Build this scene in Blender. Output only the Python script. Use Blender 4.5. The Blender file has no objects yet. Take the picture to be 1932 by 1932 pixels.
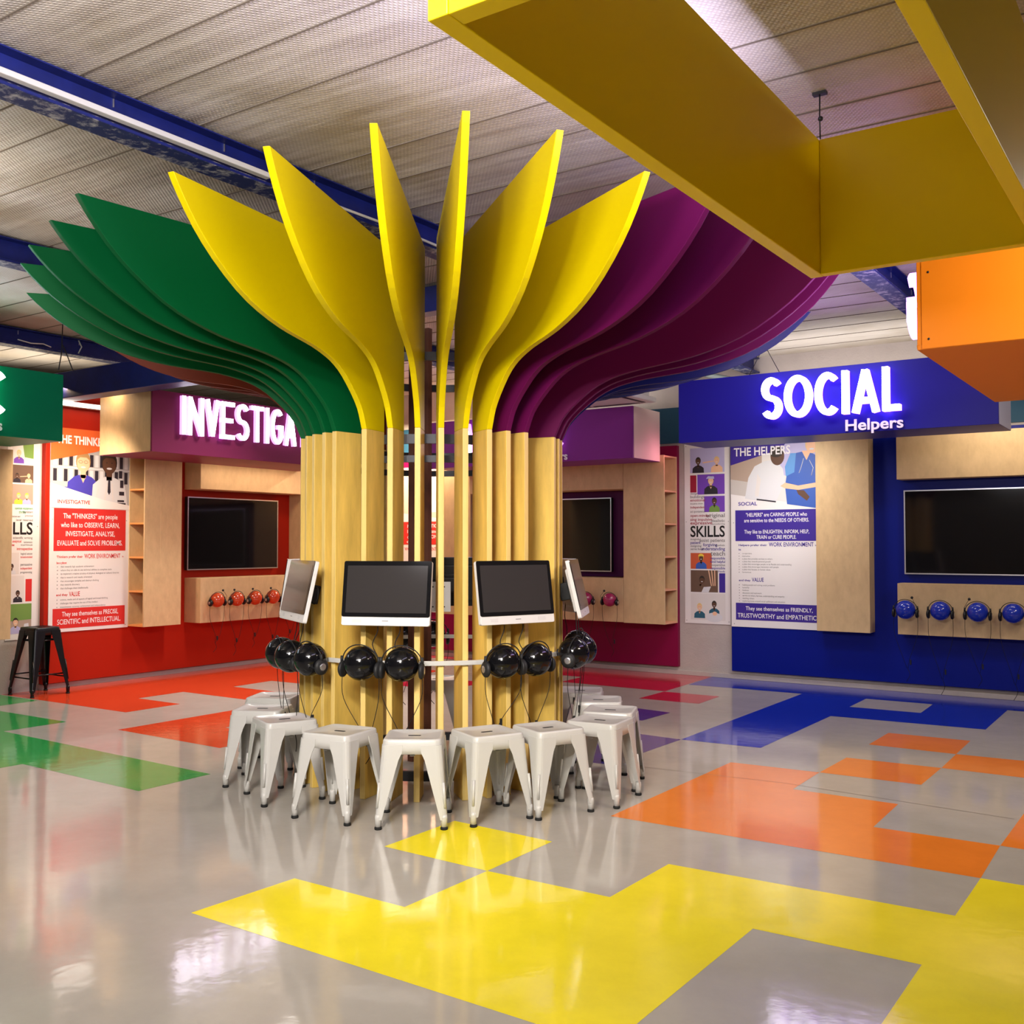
import bpy, math, random
from math import sin, cos, pi, radians as RAD
from mathutils import Vector, Matrix

random.seed(7)
SC = bpy.context.scene
COL = SC.collection

# ------------------------------------------------------------------ camera
cam_d = bpy.data.cameras.new('camera')
cam = bpy.data.objects.new('camera', cam_d)
COL.objects.link(cam)
SC.camera = cam
YAW, PIT, ROL = -0.5982, 0.0321, -0.0002
F_ = Vector((sin(YAW) * cos(PIT), cos(YAW) * cos(PIT), sin(PIT)))
R_ = Vector((cos(YAW), -sin(YAW), 0))
U_ = R_.cross(F_)
R2 = R_ * cos(ROL) + U_ * sin(ROL)
U2 = U_ * cos(ROL) - R_ * sin(ROL)
cam.matrix_world = Matrix(((R2.x, U2.x, -F_.x, 2.667), (R2.y, U2.y, -F_.y, -4.824),
                           (R2.z, U2.z, -F_.z, 1.441), (0, 0, 0, 1)))
cam_d.sensor_width = 36
cam_d.lens = 1924.95 / 1932 * 36
cam_d.clip_start = 0.05
cam_d.clip_end = 60

# ------------------------------------------------------------------ world, exposure
wd = bpy.data.worlds.new('world')
SC.world = wd
wd.use_nodes = True
wd.node_tree.nodes['Background'].inputs[0].default_value = (0.8, 0.85, 1, 1)
wd.node_tree.nodes['Background'].inputs[1].default_value = 0.05
SC.view_settings.view_transform = 'Standard'
SC.view_settings.look = 'None'
SC.view_settings.gamma = 1
SC.view_settings.use_curve_mapping = False
SC.view_settings.exposure = 0.0


# ------------------------------------------------------------------ lights: sign tubes, sign glow and added fill
def area(name, loc, size, energy, color, aim, spread=180):
    d = bpy.data.lights.new(name, 'AREA')
    d.shape = 'RECTANGLE'
    d.size, d.size_y = size
    d.energy = energy
    d.color = color
    d.spread = RAD(spread)
    o = bpy.data.objects.new(name, d)
    COL.objects.link(o)
    o.location = loc
    o.rotation_euler = (Vector(aim) - Vector(loc)).to_track_quat('-Z', 'Y').to_euler()
    return o


WARM = (1.0, 0.86, 0.68)
NEUT = (1.0, 0.94, 0.86)
VIOL = (0.72, 0.66, 1.0)
# added fill lights near the ceiling, with no fittings of their own
area('fill_light', (2.4, -6.6, 3.36), (1.4, 0.3), 112, NEUT, (1.0, -4.1, 0.0), 84)
area('fill_light', (2.2, -6.2, 2.95), (0.4, 0.3), 10, NEUT, (-0.3, -1.4, 3.0), 44)  # narrow light added to brighten the petal edges
area('fill_light', (1.2, -4.6, 3.38), (1.2, 0.25), 38, NEUT, (-1.1, -0.3, 0.70), 56)  # spot added to brighten the wooden slats
area('fill_light', (-4.7, -3.2, 3.36), (1.4, 0.3), 26, NEUT, (-4.6, -2.4, 0), 85)
area('fill_light', (3.2, -0.15, 3.38), (0.9, 0.25), 34, WARM, (2.0, 0.6, 2.2), 100)  # added to brighten the orange sign box
area('fill_light', (3.6, 2.4, 3.38), (1.2, 0.3), 50, NEUT, (2.0, 2.6, 0))
area('fill_light', (-0.2, 2.9, 3.38), (1.2, 0.3), 30, NEUT, (-0.2, 3.1, 0))
area('fill_light', (-4.4, 2.4, 3.38), (1.2, 0.3), 72, NEUT, (-4.4, 1.4, 0), 110)
# tubes inferred behind and on the sign boxes, with added washes marked below
area('wash_light', (-6.45, 1.05, 2.98), (0.6, 0.12), 7, (1, 0.70, 0.42), (-6.9, 1.45, 1.2))
area('wash_light', (-6.15, 0.70, 2.55), (0.3, 0.3), 20, (1, 0.80, 0.60), (-6.9, 1.45, 1.3), 120)  # second light, added to brighten the thinkers poster
area('wash_light', (-6.3, 3.1, 3.0), (1.8, 0.12), 24, WARM, (-6.5, 3.1, 4))
area('wash_light', (-6.35, 3.3, 2.30), (1.4, 0.10), 5, (1, 0.75, 0.5), (-6.75, 3.3, 1.4))
area('wash_light', (-3.6, 5.2, 3.0), (2.0, 0.12), 16, NEUT, (-3.6, 5.3, 4))
area('wash_light', (-5.6, 5.2, 2.95), (1.0, 0.12), 110, (1, 0.80, 0.56), (-5.6, 5.65, 1.2))
area('wash_light', (-0.2, 4.95, 2.75), (2.4, 0.14), 20, NEUT, (-0.2, 5.3, 3.6))
area('wash_light', (-0.9, 4.56, 2.48), (0.9, 0.10), 16, NEUT, (-1.2, 5.6, 1.3), 130)
area('wash_light', (1.2, 5.0, 2.62), (1.0, 0.14), 8, WARM, (1.2, 5.6, 1.4))
area('wash_light', (-1.95, 5.2, 2.40), (0.12, 0.3), 1.3, (1.0, 0.35, 0.5), (-2.3, 5.1, 2.2))  # pink light added to tint the purple sign's end panel
area('wash_light', (-7.7, 1.2, 2.9), (1.2, 0.3), 14, WARM, (-7.4, 1.0, 3.45))  # added behind the partition to brighten the ceiling beyond it
# glow of the yellow, orange and green signs' lettering, which faces the column
area('sign_glow', (1.10, -1.7, 2.95), (1.9, 0.35), 40, VIOL, (0.2, -1.7, 3.40))
area('sign_glow', (1.38, 1.6, 2.72), (1.6, 0.35), 36, (0.62, 0.45, 1.0), (0.4, 1.6, 3.1))
area('sign_glow', (-5.45, -1.2, 2.72), (1.9, 0.35), 10, VIOL, (-4.2, -1.2, 3.1))
# added unseen lights shining up to brighten the foil ceiling
area('up_fill', (0.2, -4.4, 2.9), (1.6, 0.5), 100, (1.0, 0.95, 0.97), (-0.4, -3.2, 3.45))
area('up_fill', (-3.2, -2.6, 2.9), (1.6, 0.5), 22, (1.0, 0.90, 0.78), (-3.4, -1.6, 3.45))


# ------------------------------------------------------------------ materials
MATS = {}


def mat(name, color, rough=0.5, spec=0.4, metal=0.0, var=0.0, vscale=6.0, stretch=(1, 1, 1), bump=0.0, bscale=40.0,
        coat=0.0, emit=None, estr=0.0):
    if name in MATS:
        return MATS[name]
    m = bpy.data.materials.new(name)
    m.use_nodes = True
    nt = m.node_tree
    b = nt.nodes['Principled BSDF']
    b.inputs['Base Color'].default_value = (*color, 1)
    b.inputs['Roughness'].default_value = rough
    b.inputs['Specular IOR Level'].default_value = spec
    b.inputs['Metallic'].default_value = metal
    b.inputs['Coat Weight'].default_value = coat
    b.inputs['Coat Roughness'].default_value = 0.08
    if emit:
        b.inputs['Emission Color'].default_value = (*emit, 1)
        b.inputs['Emission Strength'].default_value = estr
    if var or bump:
        tc = nt.nodes.new('ShaderNodeTexCoord')
        mp = nt.nodes.new('ShaderNodeMapping')
        mp.inputs['Scale'].default_value = stretch
        nt.links.new(tc.outputs['Object'], mp.inputs[0])
    if var:
        n = nt.nodes.new('ShaderNodeTexNoise')
        n.inputs['Scale'].default_value = vscale
        n.inputs['Detail'].default_value = 6
        n.inputs['Roughness'].default_value = 0.65
        nt.links.new(mp.outputs[0], n.inputs['Vector'])
        r = nt.nodes.new('ShaderNodeMapRange')
        r.inputs[1].default_value = 0.3
        r.inputs[2].default_value = 0.7
        r.inputs[3].default_value = 1 - var
        r.inputs[4].default_value = 1 + var
        nt.links.new(n.outputs[0], r.inputs[0])
        mx = nt.nodes.new('ShaderNodeMix')
        mx.data_type = 'RGBA'
        mx.blend_type = 'MULTIPLY'
        mx.inputs[0].default_value = 1
        mx.inputs[6].default_value = (*color, 1)
        nt.links.new(r.outputs[0], mx.inputs[7])
        nt.links.new(mx.outputs[2], b.inputs['Base Color'])
    if bump:
        n2 = nt.nodes.new('ShaderNodeTexNoise')
        n2.inputs['Scale'].default_value = bscale
        n2.inputs['Detail'].default_value = 3
        nt.links.new(mp.outputs[0], n2.inputs['Vector'])
        bp = nt.nodes.new('ShaderNodeBump')
        bp.inputs['Strength'].default_value = bump
        bp.inputs['Distance'].default_value = 0.02
        nt.links.new(n2.outputs[0], bp.inputs['Height'])
        nt.links.new(bp.outputs[0], b.inputs['Normal'])
    MATS[name] = m
    return m


PLY = mat('birch_ply', (0.66, 0.445, 0.095), 0.42, 0.35, var=0.24, vscale=9, stretch=(1, 1, 0.16))
PLYW = mat('birch_ply_wall', (0.55, 0.385, 0.205), 0.5, 0.3, var=0.10, vscale=14, stretch=(1, 1, 0.5))
EDGE = mat('ply_edge', (0.66, 0.47, 0.15), 0.5, 0.3, var=0.12, vscale=30, stretch=(1, 1, 0.05))
YEL = mat('yellow_paint', (0.63, 0.5, 0), 0.42, 0.18)
GRN = mat('green_paint', (0, 0.085, 0.022), 0.5, 0.12)
MAR = mat('maroon_paint', (0.1, 0.003, 0.05), 0.5, 0.12)
BLU = mat('blue_petal_paint', (0.004, 0.008, 0.075), 0.45, 0.18)
REDP = mat('red_petal_paint', (0.2, 0.03, 0.012), 0.45, 0.15)
SIGNB = mat('blue_sign_paint', (0.013, 0.010, 0.24), 0.4, 0.2)
BLUB = mat('blue_board', (0.0, 0.007, 0.2), 0.4, 0.18)
REDB = mat('red_board', (0.38, 0.016, 0.005), 0.45, 0.15)
CRIB = mat('crimson_board', (0.2, 0.003, 0.045), 0.45, 0.15)
PURB = mat('purple_sign_paint', (0.2, 0.025, 0.25), 0.45, 0.15)
MARS = mat('maroon_sign_paint', (0.2, 0.022, 0.08), 0.45, 0.15)
GRNS = mat('green_sign_paint', (0, 0.18, 0.085), 0.45, 0.15)
ORAN = mat('orange_sign_paint', (0.85, 0.25, 0.012), 0.45, 0.15)
YELS = mat('yellow_sign_paint', (0.86, 0.63, 0), 0.38, 0.2)
WHITE = mat('white_enamel', (0.47, 0.46, 0.435), 0.28, 0.45)
WHITEP = mat('white_plastic', (0.6, 0.585, 0.57), 0.4, 0.4)
BLACK = mat('black_enamel', (0.006, 0.006, 0.007), 0.3, 0.3)
BLACKM = mat('black_matte', (0.012, 0.012, 0.013), 0.55, 0.3)
RUBBER = mat('black_rubber', (0.012, 0.012, 0.012), 0.7, 0.2)
GLASS = mat('black_screen', (0.006, 0.006, 0.007), 0.06, 0.5)
SCREEN = mat('dull_screen', (0.030, 0.027, 0.027), 0.10, 0.5)
SILV = mat('silver_metal', (0.62, 0.62, 0.66), 0.28, 0.5, metal=0.9)
STEEL = mat('dark_steel', (0.03, 0.03, 0.035), 0.45, 0.4, metal=0.5)
BALLK = mat('black_ball', (0.004, 0.004, 0.005), 0.12, 0.38)
BALLR = mat('red_ball', (0.42, 0.045, 0.012), 0.16, 0.55)
BALLP = mat('magenta_ball', (0.30, 0.018, 0.085), 0.16, 0.55)
BALLB = mat('blue_ball', (0.012, 0.03, 0.36), 0.16, 0.55)
PLAST = mat('plaster', (0.43, 0.38, 0.35), 0.8, 0.2, var=0.06, vscale=4, bump=0.15, bscale=60)
TEAL = mat('teal_paint', (0.012, 0.06, 0.11), 0.6, 0.3)
BEAMB = mat('beam_blue', (0.006, 0.012, 0.115), 0.42, 0.4, var=0.25, vscale=7)
FLAKE = mat('flaking_paint', (0.10, 0.11, 0.17), 0.6, 0.3, var=0.6, vscale=22)


def flake_nodes(m):
    nt = m.node_tree
    b = nt.nodes['Principled BSDF']
    tc = nt.nodes.new('ShaderNodeTexCoord')
    n = nt.nodes.new('ShaderNodeTexNoise')
    n.inputs['Scale'].default_value = 16
    n.inputs['Detail'].default_value = 8
    n.inputs['Roughness'].default_value = 0.7
    nt.links.new(tc.outputs['Object'], n.inputs['Vector'])
    c = nt.nodes.new('ShaderNodeValToRGB')
    e = c.color_ramp.elements
    e[0].position, e[0].color = 0.50, (0.010, 0.016, 0.09, 1)
    e[1].position, e[1].color = 0.68, (0.42, 0.41, 0.42, 1)
    nt.links.new(n.outputs[0], c.inputs[0])
    nt.links.new(c.outputs[0], b.inputs['Base Color'])


flake_nodes(FLAKE)
PIPEW = mat('white_trunking', (0.55, 0.54, 0.52), 0.5, 0.3)
GAP = mat('dark_seam', (0.17, 0.14, 0.11), 0.8, 0.1)
PAPER = mat('poster_white', (0.74, 0.71, 0.70), 0.45, 0.35)
INKR = mat('ink_red', (0.60, 0.030, 0.025), 0.45, 0.3)
INKO = mat('ink_orange', (0.75, 0.13, 0.03), 0.45, 0.3)
INKI = mat('ink_indigo', (0.045, 0.022, 0.26), 0.45, 0.3)
INKK = mat('ink_black', (0.015, 0.014, 0.014), 0.45, 0.3)
INKG = mat('ink_grey', (0.20, 0.19, 0.19), 0.45, 0.3)
INKN = mat('ink_green', (0.02, 0.30, 0.08), 0.45, 0.3)
INKC = mat('ink_crimson', (0.30, 0.015, 0.04), 0.45, 0.3)
LETW = mat('lit_letter_face', (0.9, 0.9, 0.9), 0.5, 0.2, emit=(0.93, 0.90, 1.0), estr=7.0)
LETV = mat('lit_letter_side', (0.8, 0.8, 0.9), 0.5, 0.2, emit=(0.55, 0.22, 1.0), estr=5.0)
LETP = mat('lit_letter_side_magenta', (0.8, 0.7, 0.9), 0.5, 0.2, emit=(0.70, 0.32, 0.90), estr=1.6)
LETG = mat('lit_letter_side_green', (0.8, 0.9, 0.9), 0.5, 0.2, emit=(0.25, 1.0, 0.65), estr=4.5)
LETM = mat('white_letter', (0.80, 0.78, 0.80), 0.45, 0.3)
TUBE = mat('lit_tube', (1, 1, 1), 0.5, 0.2, emit=(1.0, 0.92, 0.80), estr=14.0)


def floor_mat(name, color):
    m = mat(name, color, 0.17, 0.5, var=0.07, vscale=3.0)
    nt = m.node_tree
    b = nt.nodes['Principled BSDF']
    tc = nt.nodes.new('ShaderNodeTexCoord')
    n = nt.nodes.new('ShaderNodeTexNoise')
    n.inputs['Scale'].default_value = 5.0
    n.inputs['Detail'].default_value = 5
    nt.links.new(tc.outputs['Object'], n.inputs['Vector'])
    r = nt.nodes.new('ShaderNodeMapRange')
    r.inputs[3].default_value = 0.05
    r.inputs[4].default_value = 0.13
    nt.links.new(n.outputs[0], r.inputs[0])
    nt.links.new(r.outputs[0], b.inputs['Roughness'])
    n2 = nt.nodes.new('ShaderNodeTexNoise')
    n2.inputs['Scale'].default_value = 9.0
    n2.inputs['Detail'].default_value = 4
    nt.links.new(tc.outputs['Object'], n2.inputs['Vector'])
    bp = nt.nodes.new('ShaderNodeBump')
    bp.inputs['Strength'].default_value = 0.07
    bp.inputs['Distance'].default_value = 0.01
    nt.links.new(n2.outputs[0], bp.inputs['Height'])
    nt.links.new(bp.outputs[0], b.inputs['Normal'])
    return m


FGREY = floor_mat('vinyl_grey', (0.385, 0.355, 0.315))
FYEL = floor_mat('vinyl_yellow', (0.80, 0.67, 0.022))
FORA = floor_mat('vinyl_orange', (0.74, 0.20, 0.022))
FBLU = floor_mat('vinyl_blue', (0.006, 0.024, 0.38))
FVIO = floor_mat('vinyl_violet', (0.055, 0.040, 0.24))
FRED = floor_mat('vinyl_red', (0.58, 0.06, 0.02))
FCRI = floor_mat('vinyl_crimson', (0.52, 0.018, 0.045))
FGRN = floor_mat('vinyl_green', (0.03, 0.30, 0.07))


def ceiling_mat():
    m = bpy.data.materials.new('perforated_foil')
    m.use_nodes = True
    nt = m.node_tree
    b = nt.nodes['Principled BSDF']
    b.inputs['Roughness'].default_value = 0.5
    b.inputs['Specular IOR Level'].default_value = 0.4
    tc = nt.nodes.new('ShaderNodeTexCoord')

    def wave(rot, scale):
        mp = nt.nodes.new('ShaderNodeMapping')
        mp.inputs['Rotation'].default_value = (0, 0, rot)
        nt.links.new(tc.outputs['Object'], mp.inputs[0])
        w = nt.nodes.new('ShaderNodeTexWave')
        w.inputs['Scale'].default_value = scale
        nt.links.new(mp.outputs[0], w.inputs['Vector'])
        return w.outputs[1]
    a, c = wave(RAD(40), 17.0), wave(RAD(-40), 17.0)
    mu = nt.nodes.new('ShaderNodeMath')
    mu.operation = 'MULTIPLY'
    nt.links.new(a, mu.inputs[0])
    nt.links.new(c, mu.inputs[1])
    n = nt.nodes.new('ShaderNodeTexNoise')
    n.inputs['Scale'].default_value = 1.3
    n.inputs['Detail'].default_value = 6
    nt.links.new(tc.outputs['Object'], n.inputs['Vector'])
    cr = nt.nodes.new('ShaderNodeValToRGB')
    cr.color_ramp.elements[0].position = 0.30
    cr.color_ramp.elements[0].color = (0.38, 0.32, 0.235, 1)
    cr.color_ramp.elements[1].position = 0.60
    cr.color_ramp.elements[1].color = (0.60, 0.55, 0.50, 1)
    nt.links.new(n.outputs[0], cr.inputs[0])
    mx = nt.nodes.new('ShaderNodeMix')
    mx.data_type = 'RGBA'
    mx.blend_type = 'MULTIPLY'
    r = nt.nodes.new('ShaderNodeMapRange')
    r.inputs[3].default_value = 0.84
    r.inputs[4].default_value = 1.08
    nt.links.new(mu.outputs[0], r.inputs[0])
    mx.inputs[0].default_value = 1
    nt.links.new(cr.outputs[0], mx.inputs[6])
    nt.links.new(r.outputs[0], mx.inputs[7])
    nt.links.new(mx.outputs[2], b.inputs['Base Color'])
    bp = nt.nodes.new('ShaderNodeBump')
    bp.inputs['Strength'].default_value = 0.35
    bp.inputs['Distance'].default_value = 0.01
    nt.links.new(mu.outputs[0], bp.inputs['Height'])
    mp2 = nt.nodes.new('ShaderNodeMapping')
    mp2.inputs['Scale'].default_value = (.35, 2.2, 1)
    nt.links.new(tc.outputs['Object'], mp2.inputs[0])
    n2 = nt.nodes.new('ShaderNodeTexNoise')
    n2.inputs['Scale'].default_value = 1.6
    n2.inputs['Detail'].default_value = 3
    nt.links.new(mp2.outputs[0], n2.inputs['Vector'])
    bp2 = nt.nodes.new('ShaderNodeBump')
    bp2.inputs['Strength'].default_value = 0.45
    bp2.inputs['Distance'].default_value = 0.10
    nt.links.new(n2.outputs[0], bp2.inputs['Height'])
    nt.links.new(bp2.outputs[0], bp.inputs['Normal'])
    nt.links.new(bp.outputs[0], b.inputs['Normal'])
    return m


CEIL = ceiling_mat()


# ------------------------------------------------------------------ mesh builder
class MB:
    def __init__(self):
        self.v, self.f, self.m, self.s = [], [], [], []
        self.mats = []

    def mi(self, m):
        if m not in self.mats:
            self.mats.append(m)
        return self.mats.index(m)

    def add(self, vs, fs, m, smooth=False):
        o = len(self.v)
        k = self.mi(m)
        self.v += [tuple(p) for p in vs]
        for f in fs:
            self.f.append([i + o for i in f])
            self.m.append(k)
            self.s.append(smooth)
        return self

    def box(self, x0, x1, y0, y1, z0, z1, m):
        vs = [(x, y, z) for z in (z0, z1) for y in (y0, y1) for x in (x0, x1)]
        return self.add(vs, [(0, 2, 3, 1), (4, 5, 7, 6), (0, 1, 5, 4), (2, 6, 7, 3), (0, 4, 6, 2), (1, 3, 7, 5)], m)

    def rbox(self, x0, x1, y0, y1, z0, z1, r, m, n=4, smooth=True):
        """box with rounded outline in the x-z plane, flat front and back along y"""
        p = []
        for cx, cz, a0 in ((x1 - r, z1 - r, 0), (x0 + r, z1 - r, 90), (x0 + r, z0 + r, 180), (x1 - r, z0 + r, 270)):
            for i in range(n + 1):
                a = RAD(a0 + 90 * i / n)
                p.append((cx + r * cos(a), cz + r * sin(a)))
        return self.prism_xz(p, y0, y1, m)

    def prism_xz(self, p, y0, y1, m, side=None):
        n = len(p)
        vs = [(x, y0, z) for x, z in p] + [(x, y1, z) for x, z in p]
        self.add(vs, [tuple(range(n)), tuple(range(2 * n - 1, n - 1, -1))], m)
        self.add(vs, [((i + 1) % n, i, n + i, n + (i + 1) % n) for i in range(n)], side or m)
        return self

    def poly(self, pts, m):
        return self.add(pts, [tuple(range(len(pts)))], m)

    def tube(self, pts, r, m, n=6, r1=None, cap=True, smooth=0):
        pts = [Vector(p) for p in pts]
        if smooth:
            q = []
            for i in range(len(pts) - 1):
                a, b, c, d = pts[max(i - 1, 0)], pts[i], pts[i + 1], pts[min(i + 2, len(pts) - 1)]
                for k in range(smooth):
                    u = k / smooth
                    q.append(.5 * (2 * b + (c - a) * u + (2 * a - 5 * b + 4 * c - d) * u * u + (3 * b - a - 3 * c + d) * u ** 3))
            pts = q + [pts[-1]]
        vs, fs = [], []
        prev = None
        for i, p in enumerate(pts):
            d = (pts[min(i + 1, len(pts) - 1)] - pts[max(i - 1, 0)])
            d = d.normalized() if d.length > 1e-9 else Vector((0, 0, 1))
            if prev is None:
                a = d.orthogonal().normalized()
            else:
                a = (prev - d * prev.dot(d))
                a = a.normalized() if a.length > 1e-6 else d.orthogonal().normalized()
            prev = a
            b = d.cross(a)
            rr = r if r1 is None else r + (r1 - r) * i / (len(pts) - 1)
            for k in range(n):
                t = 2 * pi * k / n
                vs.append(p + a * (rr * cos(t)) + b * (rr * sin(t)))
        for i in range(len(pts) - 1):
            for k in range(n):
                k2 = (k + 1) % n
                fs.append((i * n + k, i * n + k2, (i + 1) * n + k2, (i + 1) * n + k))
        if cap:
            fs.append(tuple(range(n - 1, -1, -1)))
            fs.append(tuple(range((len(pts) - 1) * n, len(pts) * n)))
        return self.add(vs, fs, m, True)

    def sphere(self, c, r, m, nu=40, nv=20, sc=(1, 1, 1)):
        vs, fs = [], []
        for j in range(nv + 1):
            t = pi * j / nv
            for i in range(nu):
                a = 2 * pi * i / nu
                vs.append((c[0] + sc[0] * r * sin(t) * cos(a), c[1] + sc[1] * r * sin(t) * sin(a), c[2] + sc[2] * r * cos(t)))
        for j in range(nv):
            for i in range(nu):
                i2 = (i + 1) % nu
                fs.append((j * nu + i, (j + 1) * nu + i, (j + 1) * nu + i2, j * nu + i2))
        return self.add(vs, fs, m, True)

    def lathe(self, prof, m, n=24, axis='z', c=(0, 0, 0)):
        vs, fs = [], []
        for r, z in prof:
            for k in range(n):
                a = 2 * pi * k / n
                x, y = r * cos(a), r * sin(a)
                p = {'z': (x, y, z), 'x': (z, x, y), 'y': (x, z, y)}[axis]
                vs.append((p[0] + c[0], p[1] + c[1], p[2] + c[2]))
        for i in range(len(prof) - 1):
            for k in range(n):
                k2 = (k + 1) % n
                fs.append((i * n + k, i * n + k2, (i + 1) * n + k2, (i + 1) * n + k))
        return self.add(vs, fs, m, True)

    def xform(self, M):
        self.v = [tuple(M @ Vector(p)) for p in self.v]
        return self

    def mesh(self, name):
        me = bpy.data.meshes.new(name)
        me.from_pydata(self.v, [], self.f)
        for m in self.mats:
            me.materials.append(m)
        me.polygons.foreach_set('material_index', self.m)
        me.polygons.foreach_set('use_smooth', self.s)
        me.update()
        return me

    def build(self, name, parent=None, bevel=0.0, seg=2, fix=True):
        me = self.mesh(name)
        if fix:
            import bmesh
            bm = bmesh.new()
            bm.from_mesh(me)
            bmesh.ops.remove_doubles(bm, verts=bm.verts, dist=1e-5)
            bmesh.ops.recalc_face_normals(bm, faces=bm.faces)
            bm.to_mesh(me)
            bm.free()
        o = bpy.data.objects.new(name, me)
        COL.objects.link(o)
        if parent:
            o.parent = parent
        if bevel:
            b = o.modifiers.new('bevel', 'BEVEL')
            b.width = bevel
            b.segments = seg
            b.limit_method = 'ANGLE'
            b.angle_limit = RAD(40)
        return o


def tag(o, label, cat, group=None):
    o['label'] = label
    o['category'] = cat
    if group:
        o['group'] = group
    return o


def thing(name, label, cat, loc=(0, 0, 0), rz=0.0, group=None, rx=0.0):
    o = bpy.data.objects.new(name, None)
    COL.objects.link(o)
    o.empty_display_size = 0.1
    o.location = loc
    o.rotation_euler = (rx, 0, rz)
    return tag(o, label, cat, group)


def struct(o):
    o['kind'] = 'structure'
    return o


def copy_tree(o, parent=None):
    c = o.copy()
    COL.objects.link(c)
    if parent:
        c.parent = parent
    for ch in list(o.children):
        copy_tree(ch, c)
    return c


# ------------------------------------------------------------------ lettering
_glyphs = {}


def glyphs(s, extrude=0.0, offset=0.0, res=3):
    """vertices and faces of a line of text, normalised to cap height 1, starting at x = 0"""
    key = (s, extrude, offset, res)
    if key not in _glyphs:
        cu = bpy.data.curves.new('t', 'FONT')
        cu.body = s
        cu.extrude = extrude
        cu.offset = offset
        cu.resolution_u = res
        o = bpy.data.objects.new('t', cu)
        COL.objects.link(o)
        bpy.context.view_layer.update()
        me = bpy.data.meshes.new_from_object(o.evaluated_get(bpy.context.evaluated_depsgraph_get()))
        v = [tuple(p.co) for p in me.vertices]
        f = [tuple(p.vertices) for p in me.polygons]
        bpy.data.objects.remove(o)
        bpy.data.curves.remove(cu)
        bpy.data.meshes.remove(me)
        _glyphs[key] = (v, f)
    return _glyphs[key]


CAP = None


def cap_height():
    global CAP
    if CAP is None:
        v, f = glyphs('H')
        CAP = max(p[1] for p in v)
    return CAP


def text(mb, s, x, z, h, m, width=None, align='l', bold=0.0, y=-0.001, squeeze=0.82):
    """flat printed line on the x-z plane (facing -y) with cap height h, baseline z"""
    v, f = glyphs(s, 0.0, bold)
    if not v:
        return 0
    k = h / cap_height()
    x0, x1 = min(p[0] for p in v), max(p[0] for p in v)
    kx = k * squeeze if width is None else width / (x1 - x0)
    w = (x1 - x0) * kx
    ox = {'l': x, 'c': x - w / 2, 'r': x - w}[align]
    mb.add([(ox + (p[0] - x0) * kx, y, z + p[1] * k) for p in v], f, m)
    return w


def arc(cx, cz, rx, rz, a0, a1, n=18):
    return [(cx + rx * cos(RAD(a0 + (a1 - a0) * i / n)), cz + rz * sin(RAD(a0 + (a1 - a0) * i / n))) for i in range(n + 1)]


def strokes(ch, w, h, t):
    """centre lines of a sign letter that fills w x h with stroke width t"""
    a, b, c, d = t / 2, w - t / 2, t / 2, h - t / 2
    mx, mz = w / 2, h / 2
    rx, rz = (w - t) / 2, (h - t) / 2
    if ch == 'I':
        return [[(mx, 0), (mx, h)]]
    if ch == 'L':
        return [[(a, 0), (a, h)], [(0, c), (w, c)]]
    if ch == 'T':
        return [[(mx, 0), (mx, h)], [(0, d), (w, d)]]
    if ch == 'E':
        return [[(a, 0), (a, h)], [(0, c), (w, c)], [(0, d), (w, d)], [(0, mz), (w * .88, mz)]]
    if ch == 'N':
        return [[(a, 0), (a, h)], [(b, 0), (b, h)], [(a, h - t * .3), (b, t * .3)]]
    if ch == 'V':
        return [[(a, h), (mx, t * .3)], [(b, h), (mx, t * .3)]]
    if ch == 'A':
        return [[(a, 0), (mx, h - t * .2)], [(b, 0), (mx, h - t * .2)], [(w * .24, h * .28), (w * .76, h * .28)]]
    if ch == 'O':
        return [arc(mx, mz, rx, rz, 0, 360, 36)]
    if ch == 'C':
        return [arc(mx + rx * .12, mz, rx * 1.12, rz, 48, 312, 30)]
    if ch == 'G':
        return [arc(mx + rx * .1, mz, rx * 1.1, rz, 48, 330, 30), [(mx + t * .1, mz - t * .1), (w, mz - t * .1)], [(b, mz), (b, h * .2)]]
    if ch == 'S':
        q = (h - t) / 4
        return [arc(mx, d - q, rx, q, 30, 270, 20)[:-1] + arc(mx, c + q, rx, q, 90, -150, 20)]
    if ch == 'R':
        return [[(a, 0), (a, h)], [(a, d), (mx, d)] + arc(mx, d - rz * .5, rx, rz * .5, 90, -90, 14) + [(a, mz)], [(mx, mz), (b, 0)]]
    return [[(a, 0), (a, h)]]


def ribbon(p, t):
    closed = math.dist(p[0], p[-1]) < 1e-6
    L, R = [], []
    n = len(p)
    for i in range(n):
        q0 = p[i - 1] if i else (p[-2] if closed else p[0])
        q1 = p[i + 1] if i < n - 1 else (p[1] if closed else p[-1])
        dx, dz = q1[0] - q0[0], q1[1] - q0[1]
        l = math.hypot(dx, dz) or 1
        nx, nz = -dz / l * t / 2, dx / l * t / 2
        L.append((p[i][0] + nx, p[i][1] + nz))
        R.append((p[i][0] - nx, p[i][1] - nz))
    return L, R, closed


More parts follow.
